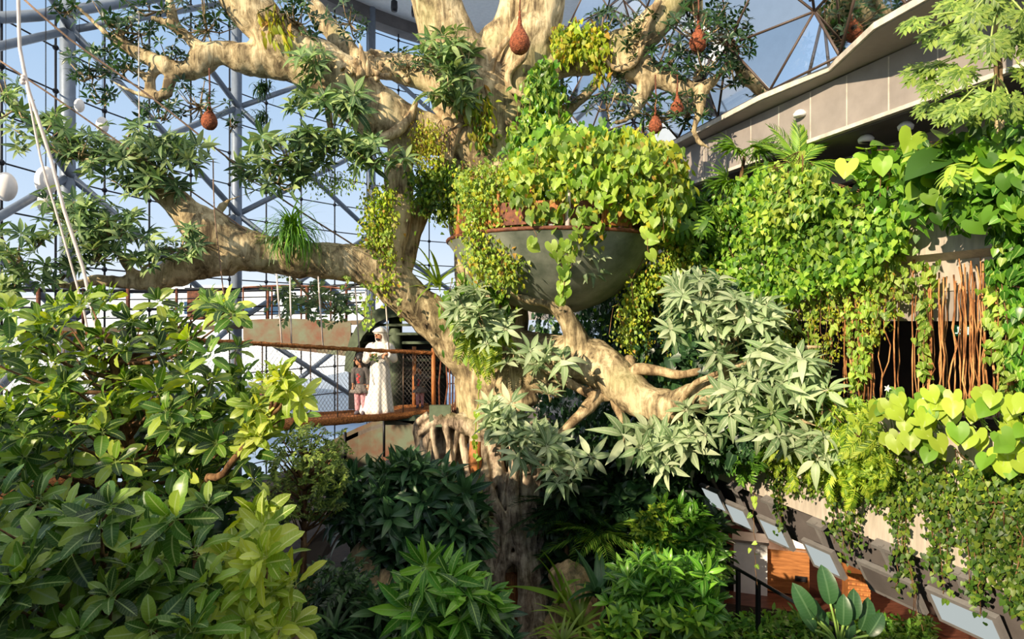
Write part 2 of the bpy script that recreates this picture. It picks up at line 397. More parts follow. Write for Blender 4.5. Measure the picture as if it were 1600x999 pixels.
M['l_big2'] = leafmat('deep_green_big_leaf', ['26421A', '365820', '4A7226', '64892E', '88A040'], '9CB070', .35, .32)
M['dark_bronze'] = solid('dark_bronze_frame', '4E4038', .5, .2, .1)
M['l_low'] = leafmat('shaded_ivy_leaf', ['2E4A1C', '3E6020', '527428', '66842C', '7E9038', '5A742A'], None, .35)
M['l_phil'] = leafmat('philodendron_leaf', ['3F6C22', '5F8E2A', '82A832', 'A4BC40', 'B8C850', '527E26'], 'B4C470', .35, .4)
M['l_pap'] = leafmat('papaya_leaf', ['4E6E26', '648434', '7A963C', '90A648'], 'A8B868', .35)
M['l_palm'] = leafmat('palm_leaf', ['4A7024', '5E8A2C', '7CA23A', '96B24A'], None, .4)
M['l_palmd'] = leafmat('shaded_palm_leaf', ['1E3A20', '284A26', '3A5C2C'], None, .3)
M['l_fern'] = leafmat('fern_leaf', ['5A7E22', '7EA02C', 'A2BC3A', 'B8C84A'], None, .4)
M['l_shrub'] = leafmat('glossy_shrub_leaf', ['2E5C1A', '3E7420', '549026', '78AC34'], 'A4C46A', .35, .3)
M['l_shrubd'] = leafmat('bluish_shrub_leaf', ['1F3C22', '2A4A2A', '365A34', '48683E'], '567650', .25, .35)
M['l_strap'] = leafmat('strap_leaf', ['3C6020', '5A7E2C', '7C9438', '9CA048'], None, .35)
M['l_grass'] = leafmat('ground_cover', ['3A6A24', '4C802C', '669A38', '7CAA44'], None, .3)
M['l_brown'] = leafmat('dry_leaf', ['7A5230', '946840', 'A88450', '5E4426'], None, .3)
# ================================================================ building
CC = np.array([8.3, 15.9]); RW = 21.7
def arc(i, z, r=RW):
    h = math.radians(6.7+4.75*i); return np.array([CC[0]-r*math.cos(h), CC[1]+r*math.sin(h), z])
I0, I1, ZT = -4, 18, 22.
w = struct_empty('window_1')
g = MB(); N_ = I1-I0
V = np.array([[arc(i, z) for z in (0, ZT)] for i in range(I0, I1+1)]).reshape(-1, 3)
g.add(V, [[[2*k, 2*k+2, 2*k+3, 2*k+1] for k in range(N_)]]); g.build('glass', M['glass'], w, False)
fr = MB(); zs = [8.58+1.25*k for k in range(-6, 11)]
for i in range(I0, I1+1):
    rod(fr, arc(i, 0, RW-.12), arc(i, ZT, RW-.12), .032)
    for z in zs:
        sphere(fr, arc(i, z, RW-.12), .085, 8, 5)
for z in zs:
    tube(fr, [arc(i, z, RW-.12) for i in range(I0, I1+1)], .026, 5)
fr.build('window_frame', M['dark_steel'], w)
RC = RW-.5; zn = [2.7, 6.9, 11.1, 15.3, 19.5]
for k, i in enumerate(range(-4, 17, 4)):
    b = MB(); rod(b, arc(i, .4, RC), arc(i, ZT, RC), .2, 16); o = b.build('column_%d' % (k+1), M['steel']); o['kind'] = 'structure'
b = MB()
for i in range(-4, 16, 4):
    for a, c in zip(zn[:-1], zn[1:]):
        rod(b, arc(i, a, RC), arc(i+4, c, RC), .11, 10); rod(b, arc(i, c, RC-.12), arc(i+4, a, RC-.12), .11, 10)
o = b.build('beam_1', M['steel']); o['kind'] = 'structure'
b = MB(); tube(b, PP([(-60, 30, 16.3), (60, 24, 17), (160, 9, 18.5), (300, -12, 20)]), .15, 12, .5)
o = b.build('beam_2', M['steel']); o['kind'] = 'structure'
# ring ceiling above the far glass
b = MB(); ii = range(2, 19)
for k in list(ii)[:-1]:
    hexa(b, [arc(k, ZT+.3, 9), arc(k, ZT+.3, RW+.5), arc(k+1, ZT+.3, RW+.5), arc(k+1, ZT+.3, 9)], [arc(k, ZT, 9), arc(k, ZT, RW+.5), arc(k+1, ZT, RW+.5), arc(k+1, ZT, 9)])
o = b.build('ceiling', M['white'], None, False); o['kind'] = 'structure'
b = MB()
for k in list(ii)[:-1]:
    hexa(b, [arc(k, ZT, RW-.6), arc(k, ZT, RW+.2), arc(k+1, ZT, RW+.2), arc(k+1, ZT, RW-.6)], [arc(k, ZT-.6, RW-.6), arc(k, ZT-.6, RW+.2), arc(k+1, ZT-.6, RW+.2), arc(k+1, ZT-.6, RW-.6)])
o = b.build('beam_3', M['soffit'], None, False); o['kind'] = 'structure'
# soil and outside ground
b = MB(); n = 48; a = np.linspace(0, 2*math.pi, n, endpoint=False)
V = [[CC[0], CC[1], GZ]]+[[CC[0]+(RW-.2)*math.cos(t), CC[1]+(RW-.2)*math.sin(t), GZ] for t in a]+[[CC[0]+(RW-.2)*math.cos(t), CC[1]+(RW-.2)*math.sin(t), -.2] for t in a]
k = np.arange(n); b.add(V, [np.stack([0*k, 1+k, 1+(k+1) % n], -1), np.stack([1+k, 1+n+k, 1+n+(k+1) % n, 1+(k+1) % n], -1)])
o = b.build('ground', M['soil'], None, False); o['kind'] = 'structure'
b = MB(); box(b, [0, 120, -.4], [600, 500, .2]); o = b.build('pavement', M['street'], None, False); o['kind'] = 'structure'
# ---- balcony building on the right, extruded along its line
def band(name, sec, Y0=3.2, Y1=24, mat='panel', n=1, kind='structure', parent=None):
    b = MB(); k = len(sec); Ys = np.linspace(Y0, Y1, n+1)
    V = np.array([[FP(Y, o, z) for o, z in sec] for Y in Ys]).reshape(-1, 3)
    fs = []
    for s in range(n):
        for j in range(k):
            fs.append([s*k+j, s*k+(j+1) % k, (s+1)*k+(j+1) % k, (s+1)*k+j])
    b.add(V, [fs, np.arange(k)[::-1], n*k+np.arange(k)])
    o = b.build(name, M[mat], parent, False)
    if kind and not parent: o['kind'] = kind
    return o
LY = [3.2, 7.7, 8.56, 9.83, 11.2, 13.9, 17, 24]; LO = [.45, .35, .29, -.25, -.1, -.22, -.1, -.2]
b = MB(); b2 = MB()
for y0, y1, o0, o1 in zip(LY[:-1], LY[1:], LO[:-1], LO[1:]):
    hexa(b, [FP(y0, o0, 10.88), FP(y1, o1, 10.88), FP(y1, -2, 10.9), FP(y0, -2, 10.9)], [FP(y0, o0, 10.83), FP(y1, o1, 10.83), FP(y1, -2, 10.78), FP(y0, -2, 10.78)])
    hexa(b2, [FP(y0, o0+.04, 10.93), FP(y1, o1+.04, 10.93), FP(y1, o1-.06, 10.93), FP(y0, o0-.06, 10.93)], [FP(y0, o0+.04, 10.84), FP(y1, o1+.04, 10.84), FP(y1, o1-.06, 10.84), FP(y0, o0-.06, 10.84)])
o = b.build('trim_1', M['panel'], None, False); o['kind'] = 'structure'; o = b2.build('trim_2', M['lip'], None, False); o['kind'] = 'structure'
pb = band('trim_3', [(-.5, 10.8), (-.8, 10.8), (-.8, 9.97), (-.5, 9.97)], mat='panel')
s = MB()
for Y in np.arange(4, 17, .72):
    c = [FP(Y, -.495, 9.99), FP(Y+.018, -.495, 9.99), FP(Y+.018, -.495, 10.78), FP(Y, -.495, 10.78)]; hexa(s, c, [p-FN*.02 for p in c])
s.build('seam', M['lip'], pb, False)
band('trim_4', [(-.45, 9.99), (-.6, 9.99), (-.6, 9.93), (-.45, 9.93)], mat='lip')
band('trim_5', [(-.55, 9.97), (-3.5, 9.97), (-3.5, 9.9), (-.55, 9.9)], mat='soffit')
band('trim_6', [(-1.7, 9.9), (-1.9, 9.9), (-1.9, 9.45), (-1.7, 9.45)], mat='panel')
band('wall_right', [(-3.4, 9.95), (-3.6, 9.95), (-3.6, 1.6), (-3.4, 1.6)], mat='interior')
band('trim_7', [(.18, 8.7), (-.5, 8.7), (-.5, 7.35), (.0, 7.35), (.02, 7.72), (.2, 7.8)], mat='panel_low')
band('trim_8', [(-.02, 7.4), (-3.5, 7.4), (-3.5, 6.98), (-.02, 6.98)], mat='panel')
band('trim_9', [(.12, 5.72), (-.1, 5.72), (-.1, 4.0), (.12, 4.0)], mat='panel_low')
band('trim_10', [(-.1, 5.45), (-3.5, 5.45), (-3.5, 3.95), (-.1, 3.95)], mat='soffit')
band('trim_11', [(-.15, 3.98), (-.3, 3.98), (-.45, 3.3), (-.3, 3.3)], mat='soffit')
s = MB()
for Y in (6.5, 9.4, 12.3, 15.2):
    c = [FP(Y, .125, 4.02), FP(Y+.02, .125, 4.02), FP(Y+.02, .125, 5.7), FP(Y, .125, 5.7)]; hexa(s, c, [p-FN*.02 for p in c])
o = s.build('trim_12', M['soffit'], None, False); o['kind'] = 'structure'
band('floor', [(.35, 1.6), (.35, 1.3), (-8, 1.3), (-8, 1.6)], Y0=2, Y1=24, mat='wood_floor')
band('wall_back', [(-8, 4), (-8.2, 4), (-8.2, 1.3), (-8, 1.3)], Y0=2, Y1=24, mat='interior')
# unseen viewing gallery slab and rear wall, added to shade the forest below
b = MB(); box(b, [-1, -2.6, 5.2], [20, 3.4, .5]); o = b.build('shade_floor', M['panel'], None, False); o['kind'] = 'structure'
b = MB(); box(b, [-1, -4.2, 2.6], [20, .3, 5.2]); o = b.build('shade_wall_rear', M['panel'], None, False); o['kind'] = 'structure'
# unseen wall, added left of and behind the viewpoint to shade lower planting
for k in range(-19, -3):
    b = MB(); a_, c_ = arc(k, 0, RW+.1), arc(k+1, 0, RW+.1); z9 = np.array([0, 0, 8.0]); o_ = (np.array([CC[0], CC[1], 0])-a_)*[.01, .01, 0]
    hexa(b, [a_, c_, c_+z9, a_+z9], [a_+o_, c_+o_, c_+o_+z9, a_+o_+z9]); o = b.build('shade_wall_left', M['panel'], None, False); o['kind'] = 'structure'
# ---- folded mirror and glass clerestory above the roof edge
w2 = struct_empty('window_2'); gm = MB(); mm = MB(); fm = MB()
rows = [(0, 10.95), (-.15, 12.), (.25, 13.0), (-.2, 14.1), (.2, 15.2), (-.2, 16.3)]; dY = 1.45; Ys = np.arange(5.2, 17.5, dY)
def pt(r, k):
    Y = 5.2+dY*(k+.5*(r % 2)); return FP(Y, float(np.interp(Y, LY, LO)) if r == 0 else rows[r][0]+(.32 if (k+r) % 2 else -.22), rows[r][1])
for r in range(5):
    for k in range(9):
        if r % 2 == 0: tris = [(pt(r, k), pt(r, k+1), pt(r+1, k)), (pt(r+1, k), pt(r, k+1), pt(r+1, k+1))]
        else: tris = [(pt(r, k), pt(r+1, k+1), pt(r+1, k)), (pt(r, k), pt(r, k+1), pt(r+1, k+1))]
        for q, t in enumerate(tris):
            t = np.array(t)
            (mm if (q+k) % 2 == 0 else gm).add(np.vstack([t, t-FN*.02]), [[[0, 1, 2], [5, 4, 3]], [[0, 3, 4, 1], [1, 4, 5, 2], [2, 5, 3, 0]]])
            for x, y in ((0, 1), (1, 2), (2, 0)): rod(fm, t[x], t[y], .022, 5)
            if (q+k) % 2:
                for f_ in (.3, .6): rod(fm, t[0]*(1-f_)+t[1]*f_-FN*.25, t[2]*(1-f_*.2)+t[1]*f_*.2-FN*.25, .028, 4)
mm.build('mirror_panel', M['mirror'], w2, False); gm.build('pane', M['glass'], w2, False); fm.build('window_frame', M['dark_bronze'], w2)
# ---- soffit spotlights
for k, (u, v) in enumerate([(1352, 192), (1354, 212), (1415, 201), (1250, 178)]):
    c = F(u, v, -.9 if k != 3 else -.46); c[2] = 9.84 if k != 3 else c[2]
    t = thing('spotlight', ['white round spotlight under the curved roof band, upper of two close together', 'white cone shaped spotlight under the roof band, lower of two close together', 'flat pale downlight in the dark soffit beside the papaya leaves', 'tiny round sensor light on the warm grey panel band'][k], 'light', c, 'lights of the upper band')
    b = MB(); lathe(b, [(.0, -.05), (.1, -.05), (.11, 0), (.07, .05), (.03, .07)], c, 16); b.build('housing', M['white'], t)
    b = MB(); lathe(b, [(.0, -.055), (.075, -.055), (.075, -.045), (0, -.045)], c, 14); b.build('lens', M['offwhite'], t)
for k, (u, v, d) in enumerate([(616, 8, 26), (648, 16, 26), (927, 22, 27)]):
    c = P(u, v, d); c[2] = min(c[2], ZT-.35)
    t = thing('track_spotlight', ['black spotlight hanging from the pale ceiling, left of two near the trunk top', 'black spotlight hanging from the pale ceiling, right of two near the trunk top', 'black spotlight hanging from ceiling above the right limb'][k], 'light', c, 'black ceiling spotlights')
    b = MB(); lathe(b, [(.12, -.25), (.14, -.1), (.13, .15), (.05, .2)], c, 12); b.build('lamp_head', M['lamp_black'], t)
    b = MB(); rod(b, c+[0, 0, .15], [c[0], c[1], ZT], .03); b.build('stem', M['lamp_black'], t)
SCR = emit('lit_screen', 'D4DEDC', .62)
# ---- screens hung under the lower band
fx = nz(np.array([-.315, .95, 0]))
for k, (u, v) in enumerate([(1117, 779), (1156, 806), (1212, 832), (1287, 873), (1392, 915), (1512, 966)]):
    c = F(u, v, .05); up = nz(FN*.5+np.array([0, 0, .9])); nr = nz(np.cross(up, fx)); nr = nr if nr@FN > 0 else -nr
    A = np.stack([fx, up, nr])
    lab = ['grey framed pale screen under the balcony, farthest along the row', 'grey framed pale screen, second from the far end of the row', 'tilted pale screen hanging above the long honey wood counter', 'tilted pale screen hanging above the broad dark green leaves', 'dull grey screen half hidden by hanging ivy, second nearest', 'large greenish white screen hanging at bottom right behind ivy'][k]
    t = thing('display_screen', lab, 'screen', c, 'screens along the lower balcony')
    Ls = .6 if k < 4 else .85
    b = MB(); box(b, c, [Ls, .5, .07], A); b.build('frame', M['dark_frame'], t, False)
    b = MB(); box(b, c+nr*.036, [Ls-.12, .38, .008], A); b.build('screen', M['soffit'] if k == 4 else SCR, t, False)
    b = MB(); box(b, c+up*.32-nr*.12, [.06, .5, .05], A); box(b, c+up*.52-nr*.2, [.3, .06, .22], A); b.build('mounting_arm', M['dark_frame'], t, False)
# ---- furniture on the gallery floor
def counter(name, lab, cat, u0, u1, v, d, h, mat, gr=None):
    a = P(u0, v, d); a[2] = 1.6; e = a+fx*-1*0; L = (u1-u0)/1000*d
    c = a+np.array([L/2, 0, 0]); t = thing(name, lab, cat, c); ax = np.stack([nz(np.array([1, -.35, 0])), nz(np.array([.35, 1, 0])), [0, 0, 1.]])
    b = MB(); box(b, c+[0, 0, h/2], [L, .7, h-.06], ax); b.build('body', M[mat], t, False)
    b = MB(); box(b, c+[0, 0, h], [L+.06, .76, .05], ax); b.build('top', M['honey_wood'], t, False)
    return t, c, ax, L
t, c, ax, L = counter('wooden_counter', 'long honey coloured wooden counter on the red floor under the screens', 'counter', 1180, 1258, 890, 12.9, .85, 'honey_wood')
b = MB(); box(b, c+ax[0]*(L*.35)-ax[1]*.36+[0, 0, .35], [.22, .02, .1], ax); b.build('handle_slot', M['lamp_black'], t, False)
c2 = c+ax[0]*(L*.34)+[0, 0, .87]
t = thing('model_case', 'white rounded model boat case standing on the wooden counter end', 'display case', c2)
b = MB(); box(b, c2+[0, 0, .14], [.6, .42, .24], ax); b.build('case', M['white'], t, False)
b = MB()
for k in range(4): box(b, c2+[0, 0, .31]+ax[0]*(-.2+.13*k), [.07, .44, .08], ax)
b.build('slats', M['honey_wood'], t, False)
t, c, ax, L = counter('slatted_kiosk', 'orange wooden kiosk with ribbed side beside the dark broad leaves', 'kiosk', 1322, 1352, 925, 11.6, .9, 'timber')
b = MB()
for k in range(9): box(b, c-ax[1]*.37+[0, 0, .1+.085*k], [L, .03, .035], ax)
b.build('slats', M['honey_wood'], t, False)
c = P(1122, 940, 12.6); c[2] = 1.6; c = c-FN*.75
t = thing('white_cabinet', 'white square cabinet on the red floor beside the gallery railing', 'cabinet', c)
b = MB(); box(b, c+[0, 0, .5], [.62, .5, 1.], ax); b.build('body', M['white'], t, False)
b = MB(); box(b, c+[0, 0, 1.02], [.68, .56, .05], ax); b.build('top', M['panel'], t, False)
t = thing('gallery_railing', 'dark steel railing with glass running along the red floor edge', 'railing', FP(12, .3, 1.6))
for Y in (6, 7.6, 9.2, 10.8, 11.3, 12.4, 14): b = MB(); box(b, FP(Y, .28, 2.1), [.06, .06, 1.], np.stack([fx, FN, [0, 0, 1.]])); b.build('post', M['dark_steel'], t, False)
b = MB(); rod(b, FP(5, .28, 2.62), FP(14.5, .28, 2.62), .03, 8); b.build('handrail', M['dark_steel'], t)
for k, Y in enumerate((7.5, 10.5, 13.5)):
    c = FP(Y, -2.2, 3.85); t = thing('gallery_lamp', ['nearest', 'middle', 'farthest'][k]+' recessed ceiling lamp above the red floored gallery under the balcony', 'lamp', c, 'ceiling lamps of the lower gallery')
    b = MB(); lathe(b, [(0, .02), (.14, .02), (.15, .08), (.02, .1)], c, 16); b.build('housing', M['white'], t)
    l = bpy.data.lights.new('lamp', 'POINT'); l.energy = 50; l.color = (1, .72, .5); l.shadow_soft_size = .15; o = bpy.data.objects.new('lamp_light', l); C.objects.link(o); o.location = c-[0, 0, .2]; o.parent = None
# exit sign inside dark opening
c = F(1506, 517, -2.2); t = thing('exit_sign', 'small green running figure exit sign in the dark balcony opening', 'sign', c)
A = np.stack([fx, [0, 0, 1.], FN]); b = MB(); box(b, c, [.34, .17, .04], A); b.build('sign_box', emit('sign_green', '1E5A36', .5), t, False)
b = MB()
for q, (x, y, w_, h_) in enumerate([(-.07, .045, .035, .035), (-.065, .0, .03, .06), (-.03, -.045, .05, .02), (-.1, -.04, .04, .02), (.07, 0, .07, .12), (-.03, .015, .05, .016)]): box(b, c+A[0]*-x+A[1]*y+FN*.022, [w_, h_, .005], A)
b.build('pictogram', emit('sign_white', 'E8FFE8', 1.), t, False)
# ---- outside: low white building, sloped roofs, cars
c = P(430, 452, 88); c[2] = -.3
t = thing('white_building', 'long low white building with flat roof seen through the glass', 'building', c)
b = MB(); box(b, c+[0, 0, 5.6], [32, 12, 11.2]); b.build('wall', M['white'], t, False)
b = MB(); box(b, c+[0, 0, 11.4], [33, 13, .5]); b.build('roof', M['white'], t, False)
b = MB()
for k in range(6): box(b, c+[-8.5+3.4*k, -6.05, 8.8], [1.8, .1, 1.6])
b.build('window', M['carglass'], t, False)
for k, (u, v, d, sx, sy, rz, h) in enumerate([(70, 520, 34, 12, 9, .35, 6.), (560, 585, 50, 9, 8, -.6, 2.2), (300, 640, 56, 10, 6, .7, 1.6)]):
    c = P(u, v, d); c[2] = -.3; cr, sr = math.cos(rz), math.sin(rz); ax = np.array([[cr, sr, 0], [-sr, cr, 0], [0, 0, 1.]])
    t = thing('canopy_building', ['white sloped roof building outside glass at far left', 'small white building outside the glass behind the bridge people', 'white flat building outside the glass beneath the leafy foreground crown'][k], 'building', c)
    b = MB(); box(b, c+[0, 0, h/2], [sx*.9, sy*.9, h], ax); b.build('wall', M['white'], t, False)
    b = MB(); A2 = ax.copy(); A2[1] = nz(ax[1]+[0, 0, .3]); A2[2] = nz(np.cross(A2[0], A2[1])); box(b, c+[0, 0, h+sy*.14], [sx, sy, .2], A2); b.build('roof', M['white'], t, False)
for k, (u, v, d, m, rz) in enumerate([(440, 607, 58, 'red_car', 0), (500, 598, 70, 'car', .1), (395, 598, 70, 'car', 0)]):
    c = P(u, v, d); c[2] = -.3
    t = thing('car', ['red and white car parked outside, seen through the rope bridge net', 'silver car parked outside behind the girl in grey', 'silver car parked outside left of the red car'][k], 'car', c, 'cars parked outside')
    b = MB()
    pr = [(-2.2, .35), (-2.25, .8), (-1.5, .95), (-.9, 1.45), (.7, 1.48), (1.4, .98), (2.2, .85), (2.25, .35)]
    n = len(pr); V = [[c[0]+x, c[1]-.85, c[2]+z] for x, z in pr]+[[c[0]+x, c[1]+.85, c[2]+z] for x, z in pr]
    b.add(V, [np.arange(n), (n+np.arange(n))[::-1], [[j, n+j, n+(j+1) % n, (j+1) % n] for j in range(n)]]); b.build('body', M[m], t, False)
    b = MB(); box(b, c+[-.1, 0, 1.22], [1.7, 1.74, .35]); b.build('window', M['carglass'], t, False)
    for x in (-1.4, 1.4):
        for y in (-.8, .8):
            b = MB(); lathe(b, [(0, -.1), (.32, -.1), (.32, .1), (0, .1)], c+[x, y, .32], 16, ax=np.array([[1, 0, 0], [0, 0, 1.], [0, 1., 0]])); b.build('wheel', M['lamp_black'], t)
# white ovals hung on cords near the glass
for k, (u, v, d, r) in enumerate([(9, 292, 15.8, 19), (72, 283, 16.5, 19), (71, 318, 17, 14), (124, 165, 18, 9), (160, 196, 18.5, 11)]):
    c = P(u, v, d); rr = r/1000*d
    t = thing('hanging_oval', ['white oval shape hanging at the far left edge of the glass', 'white oval shape hanging just left of the big steel column', 'smaller white oval shape hanging below its neighbour by the steel column', 'narrow white oval shape hanging high right of the steel column', 'narrow white oval shape hanging below the branch loop'][k], 'lamp', c, 'white oval shapes by the glass')
    b = MB(); sphere(b, c, rr, 18, 12, None, (.8, .8, 1.2)); b.build('oval_body', M['offwhite'], t)
    b = MB(); rod(b, c+[0, 0, rr], c+[0, 0, 6 if k else 7], .008, 4); b.build('cord', M['dark_steel'], t)
# ---- far walkway with rusty railing
def walkway():
    ts = thing('elevated_walkway', 'curved walkway with rusty brown railing before the glass wall', 'walkway', P(250, 500, 16.5)-[0, 0, .5])
    path = PP([(-90, 512, 15.5), (60, 512, 16), (200, 512, 16.5), (350, 508, 17), (480, 504, 17.2), (570, 500, 17)])
    b = MB(); q, _ = catmull(path, np.ones(len(path)), .5)
    for a, c in zip(q[:-1], q[1:]):
        y = np.array([0, 1.1, 0]); z = np.array([0, 0, -.12]); hexa(b, [a, c, c+y, a+y], [a+z, c+z, c+y+z, a+y+z])
    b.build('deck', M['patina'], ts, False)
    b = MB()
    for hgt, rr in ((.95, .035), (.72, .018), (.48, .018), (.24, .018)):
        tube(b, q+[0, 0, hgt], rr, 6)
    b.build('rail', M['dark_steel'], ts)
    for k in range(0, len(q)-1, 2):
        b = MB(); rod(b, q[k], q[k]+[0, 0, 1.], .035 if k % 4 else .05, 6); b.build('post', M['rust'], ts)
    b = MB(); tube(b, q+[0, 1.1, .95], .03, 6); tube(b, q+[0, 1.1, .5], .02, 6); b.build('rear_rail', M['dark_steel'], ts)
walkway()
c = P(328, 500, 17.55); t = thing('brown_cabinet', 'dark brown cabinet with pale lid standing on the far walkway', 'cabinet', c)
b = MB(); box(b, c+[0, 0, .4], [1., .5, .8]); b.build('body', M['rust'], t, False); b = MB(); box(b, c+[0, 0, .84], [1.1, .56, .06]); b.build('lid', M['panel'], t, False)
# ---- patina bands of the curved stair
def ribbon(name, lab, cat, rows, h, mat, th=.06):
    q, hh = catmull(PP([r[:3] for r in rows]), np.array([r[3] for r in rows]), .25)
    t = thing(name, lab, cat, q[0]-[0, 0, h]); b = MB()
    for (a, c, x, y) in zip(q[:-1], q[1:], hh[:-1], hh[1:]):
        o = np.array([0, th, 0]); hexa(b, [a, c, c-[0, 0, y], a-[0, 0, x]], [a+o, c+o, c+o-[0, 0, y], a+o-[0, 0, x]])
    b.build('stringer', M[mat], t, False); return t, q
t, q = ribbon('curved_ramp', 'rust stained green metal ramp band curving down left below the rope bridge', 'ramp', [(700, 636, 14.4, .9), (640, 645, 14.8, 1.), (580, 660, 15, 1.), (520, 688, 15, 1.), (470, 722, 14.8, 1.), (420, 770, 14.4, 1.)], 1., 'patina')
b = MB()
for a, c in zip(q[:-1], q[1:]):
    y = np.array([0, 1.3, 0]); z = np.array([0, 0, -.1]); hexa(b, [a+z, c+z, c+y+z, a+y+z], [a+2*z, c+2*z, c+y+2*z, a+y+2*z])
b.build('deck', M['panel'], t, False)
for k in (2, 6, 9, 12, 16):
    if k < len(q): b = MB(); rod(b, q[k]-[0, 0, .9], q[k]+[0, 0, .1], .03); b.build('bracket', M['dark_steel'], t)
t, q = ribbon('upper_ramp', 'green brown metal ramp band running behind the rope bridge handrail', 'ramp', [(380, 500, 15.8, .5), (440, 498, 15.6, .75), (500, 500, 15.4, .8), (548, 505, 15.2, .8)], 1., 'patina')
b = MB()
for k in range(0, len(q)-1, 3): rod(b, q[k], q[k]+[0, 0, .8], .02)
tube(b, q+[0, 0, .8], .025); b.build('rail', M['rust'], t)
t, q = ribbon('lower_ramp', 'grey concrete ramp winding down behind the slender small tree', 'ramp', [(560, 790, 14.5, .5), (520, 815, 13.5, .6), (480, 850, 12.5, .7), (440, 905, 11.5, .8), (400, 980, 10.5, .8)], 1., 'soffit', .1)
b = MB()
for a, c in zip(q[:-1], q[1:]):
    y = np.array([.3, 1.6, 0]); z = np.array([0, 0, -.05]); hexa(b, [a+z, c+z, c+y+z, a+y+z], [a+2*z, c+2*z, c+y+2*z, a+y+2*z])
b.build('deck', M['soffit'], t, False)
# spiral stair hood
t = thing('stair_hood', 'arched green metal stair shell with dark slatted steps behind the white robed man', 'staircase', P(620, 640, 15))
b = MB(); e = []
for k in range(15):
    a = math.pi*(1-k/14); e.append(P(622+84*math.cos(a), 580-105*math.sin(a)**.9 if a not in (0, math.pi) else 580, 14.9))
for a, c in zip(e[:-1], e[1:]):
    m0 = P(622, 600, 14.9); ia = a+(m0-a)*.16; ic = c+(m0-c)*.16; y = np.array([0, .9, 0])
    hexa(b, [a, c, ic, ia], [a+y, c+y, ic+y, ia+y])
b.build('shell', M['patina_dark'], t, False)
for k in range(7):
    v = 508+k*14; hw = 68 if k > 1 else 48+10*k
    a = P(622-hw, v, 15.2); c = P(622+hw, v, 15.2); b = MB(); box(b, (a+c)/2+[0, .1*k, 0], [c[0]-a[0], .3, .06]); b.build('step', M['patina_dark'], t, False)
b = MB(); a = P(545, 520, 15.7); c = P(698, 640, 15.7); box(b, (a+c)/2, [c[0]-a[0], .05, a[2]-c[2]]); b.build('back_panel', M['lamp_black'], t, False)
b = MB(); rod(b, P(618, 490, 15.3), P(618, 652, 15.3), .16, 14); b.build('centre_post', M['patina_dark'], t)
# ================================================================ the great tree
TREE = thing('giant_tree', 'huge pale kapok tree with spreading limbs standing in the middle', 'tree', [P(812, 500, 13)[0], 13, GZ])
def limb(mb, rows, step=.18, seg=14, noisy=.06):
    pts = PP([r[:3] for r in rows]); rad = np.array([r[3]/1000*r[2] for r in rows])
    q, rr = catmull(pts, rad, step)
    rr = rr*(1+noisy*np.sin(np.arange(len(rr))*1.7+rows[0][0])*R.uniform(.3, 1, len(rr)))
    tube(mb, q, rr, seg, wob=.05)
mb = MB()
# trunk core
limb(mb, [(820, 1065, 12.9, 70), (815, 1000, 13.1, 34), (805, 930, 13.1, 22), (798, 860, 13.1, 26), (792, 800, 13.1, 29), (784, 745, 13.1, 34), (776, 690, 13.1, 42), (766, 640, 13.05, 56), (768, 580, 13, 58), (768, 500, 13.1, 56), (765, 400, 13.2, 56), (758, 320, 13.2, 58), (756, 255, 13.1, 60), (752, 200, 13, 66), (738, 140, 12.9, 62), (712, 80, 12.8, 46), (690, 30, 12.7, 40), (668, -60, 12.5, 38)], .2, 20, .04)
limb(mb, [(740, 180, 13, 40), (765, 120, 13, 38), (768, 80, 13, 34), (790, 50, 13, 26), (800, 20, 13, 22), (805, -40, 13, 20)])   # pale middle fork
limb(mb, [(770, 260, 13, 44), (788, 190, 12.8, 38), (805, 140, 12.7, 34), (825, 80, 12.6, 38), (845, 20, 12.6, 36), (850, -60, 12.6, 36)])   # dark right fork
limb(mb, [(742, 210, 12.7, 36), (690, 215, 12.6, 30), (635, 200, 12.5, 36), (590, 178, 12.4, 44), (545, 140, 12.3, 42), (500, 108, 12.3, 42), (455, 80, 12.2, 40), (415, 40, 12.1, 36), (380, 0, 12, 34), (355, -50, 12, 34)])   # big upper left
limb(mb, [(500, 100, 12.3, 26), (440, 98, 12.2, 27), (390, 92, 12.1, 25), (340, 84, 12, 18), (312, 100, 11.9, 23), (290, 112, 11.8, 16), (262, 104, 11.7, 12), (230, 90, 11.7, 10.5), (205, 78, 11.7, 10), (178, 62, 11.6, 7.5), (158, 45, 11.6, 5), (140, 28, 11.6, 3.5), (118, 8, 11.5, 2.5)])
limb(mb, [(340, 86, 12, 16), (315, 78, 11.9, 10), (290, 55, 11.9, 7), (272, 40, 11.8, 6), (266, 15, 11.8, 5), (264, -20, 11.8, 4)])
limb(mb, [(272, 40, 11.8, 6), (255, 34, 11.8, 4), (236, 28, 11.7, 2.5)])
limb(mb, [(205, 80, 11.7, 8), (188, 55, 11.6, 6), (178, 30, 11.6, 4), (176, 12, 11.5, 2)])
limb(mb, [(310, 105, 11.9, 12), (270, 112, 11.8, 9), (266, 128, 11.7, 8), (262, 146, 11.7, 8), (248, 153, 11.7, 9), (236, 144, 11.7, 8), (234, 122, 11.7, 7), (244, 108, 11.7, 7), (262, 108, 11.7, 6)])   # ring
limb(mb, [(238, 148, 11.7, 8), (215, 147, 11.7, 4), (195, 138, 11.6, 3), (172, 125, 11.6, 2)])
limb(mb, [(236, 128, 11.7, 6), (222, 116, 11.7, 5), (205, 106, 11.6, 3), (186, 96, 11.6, 2)])
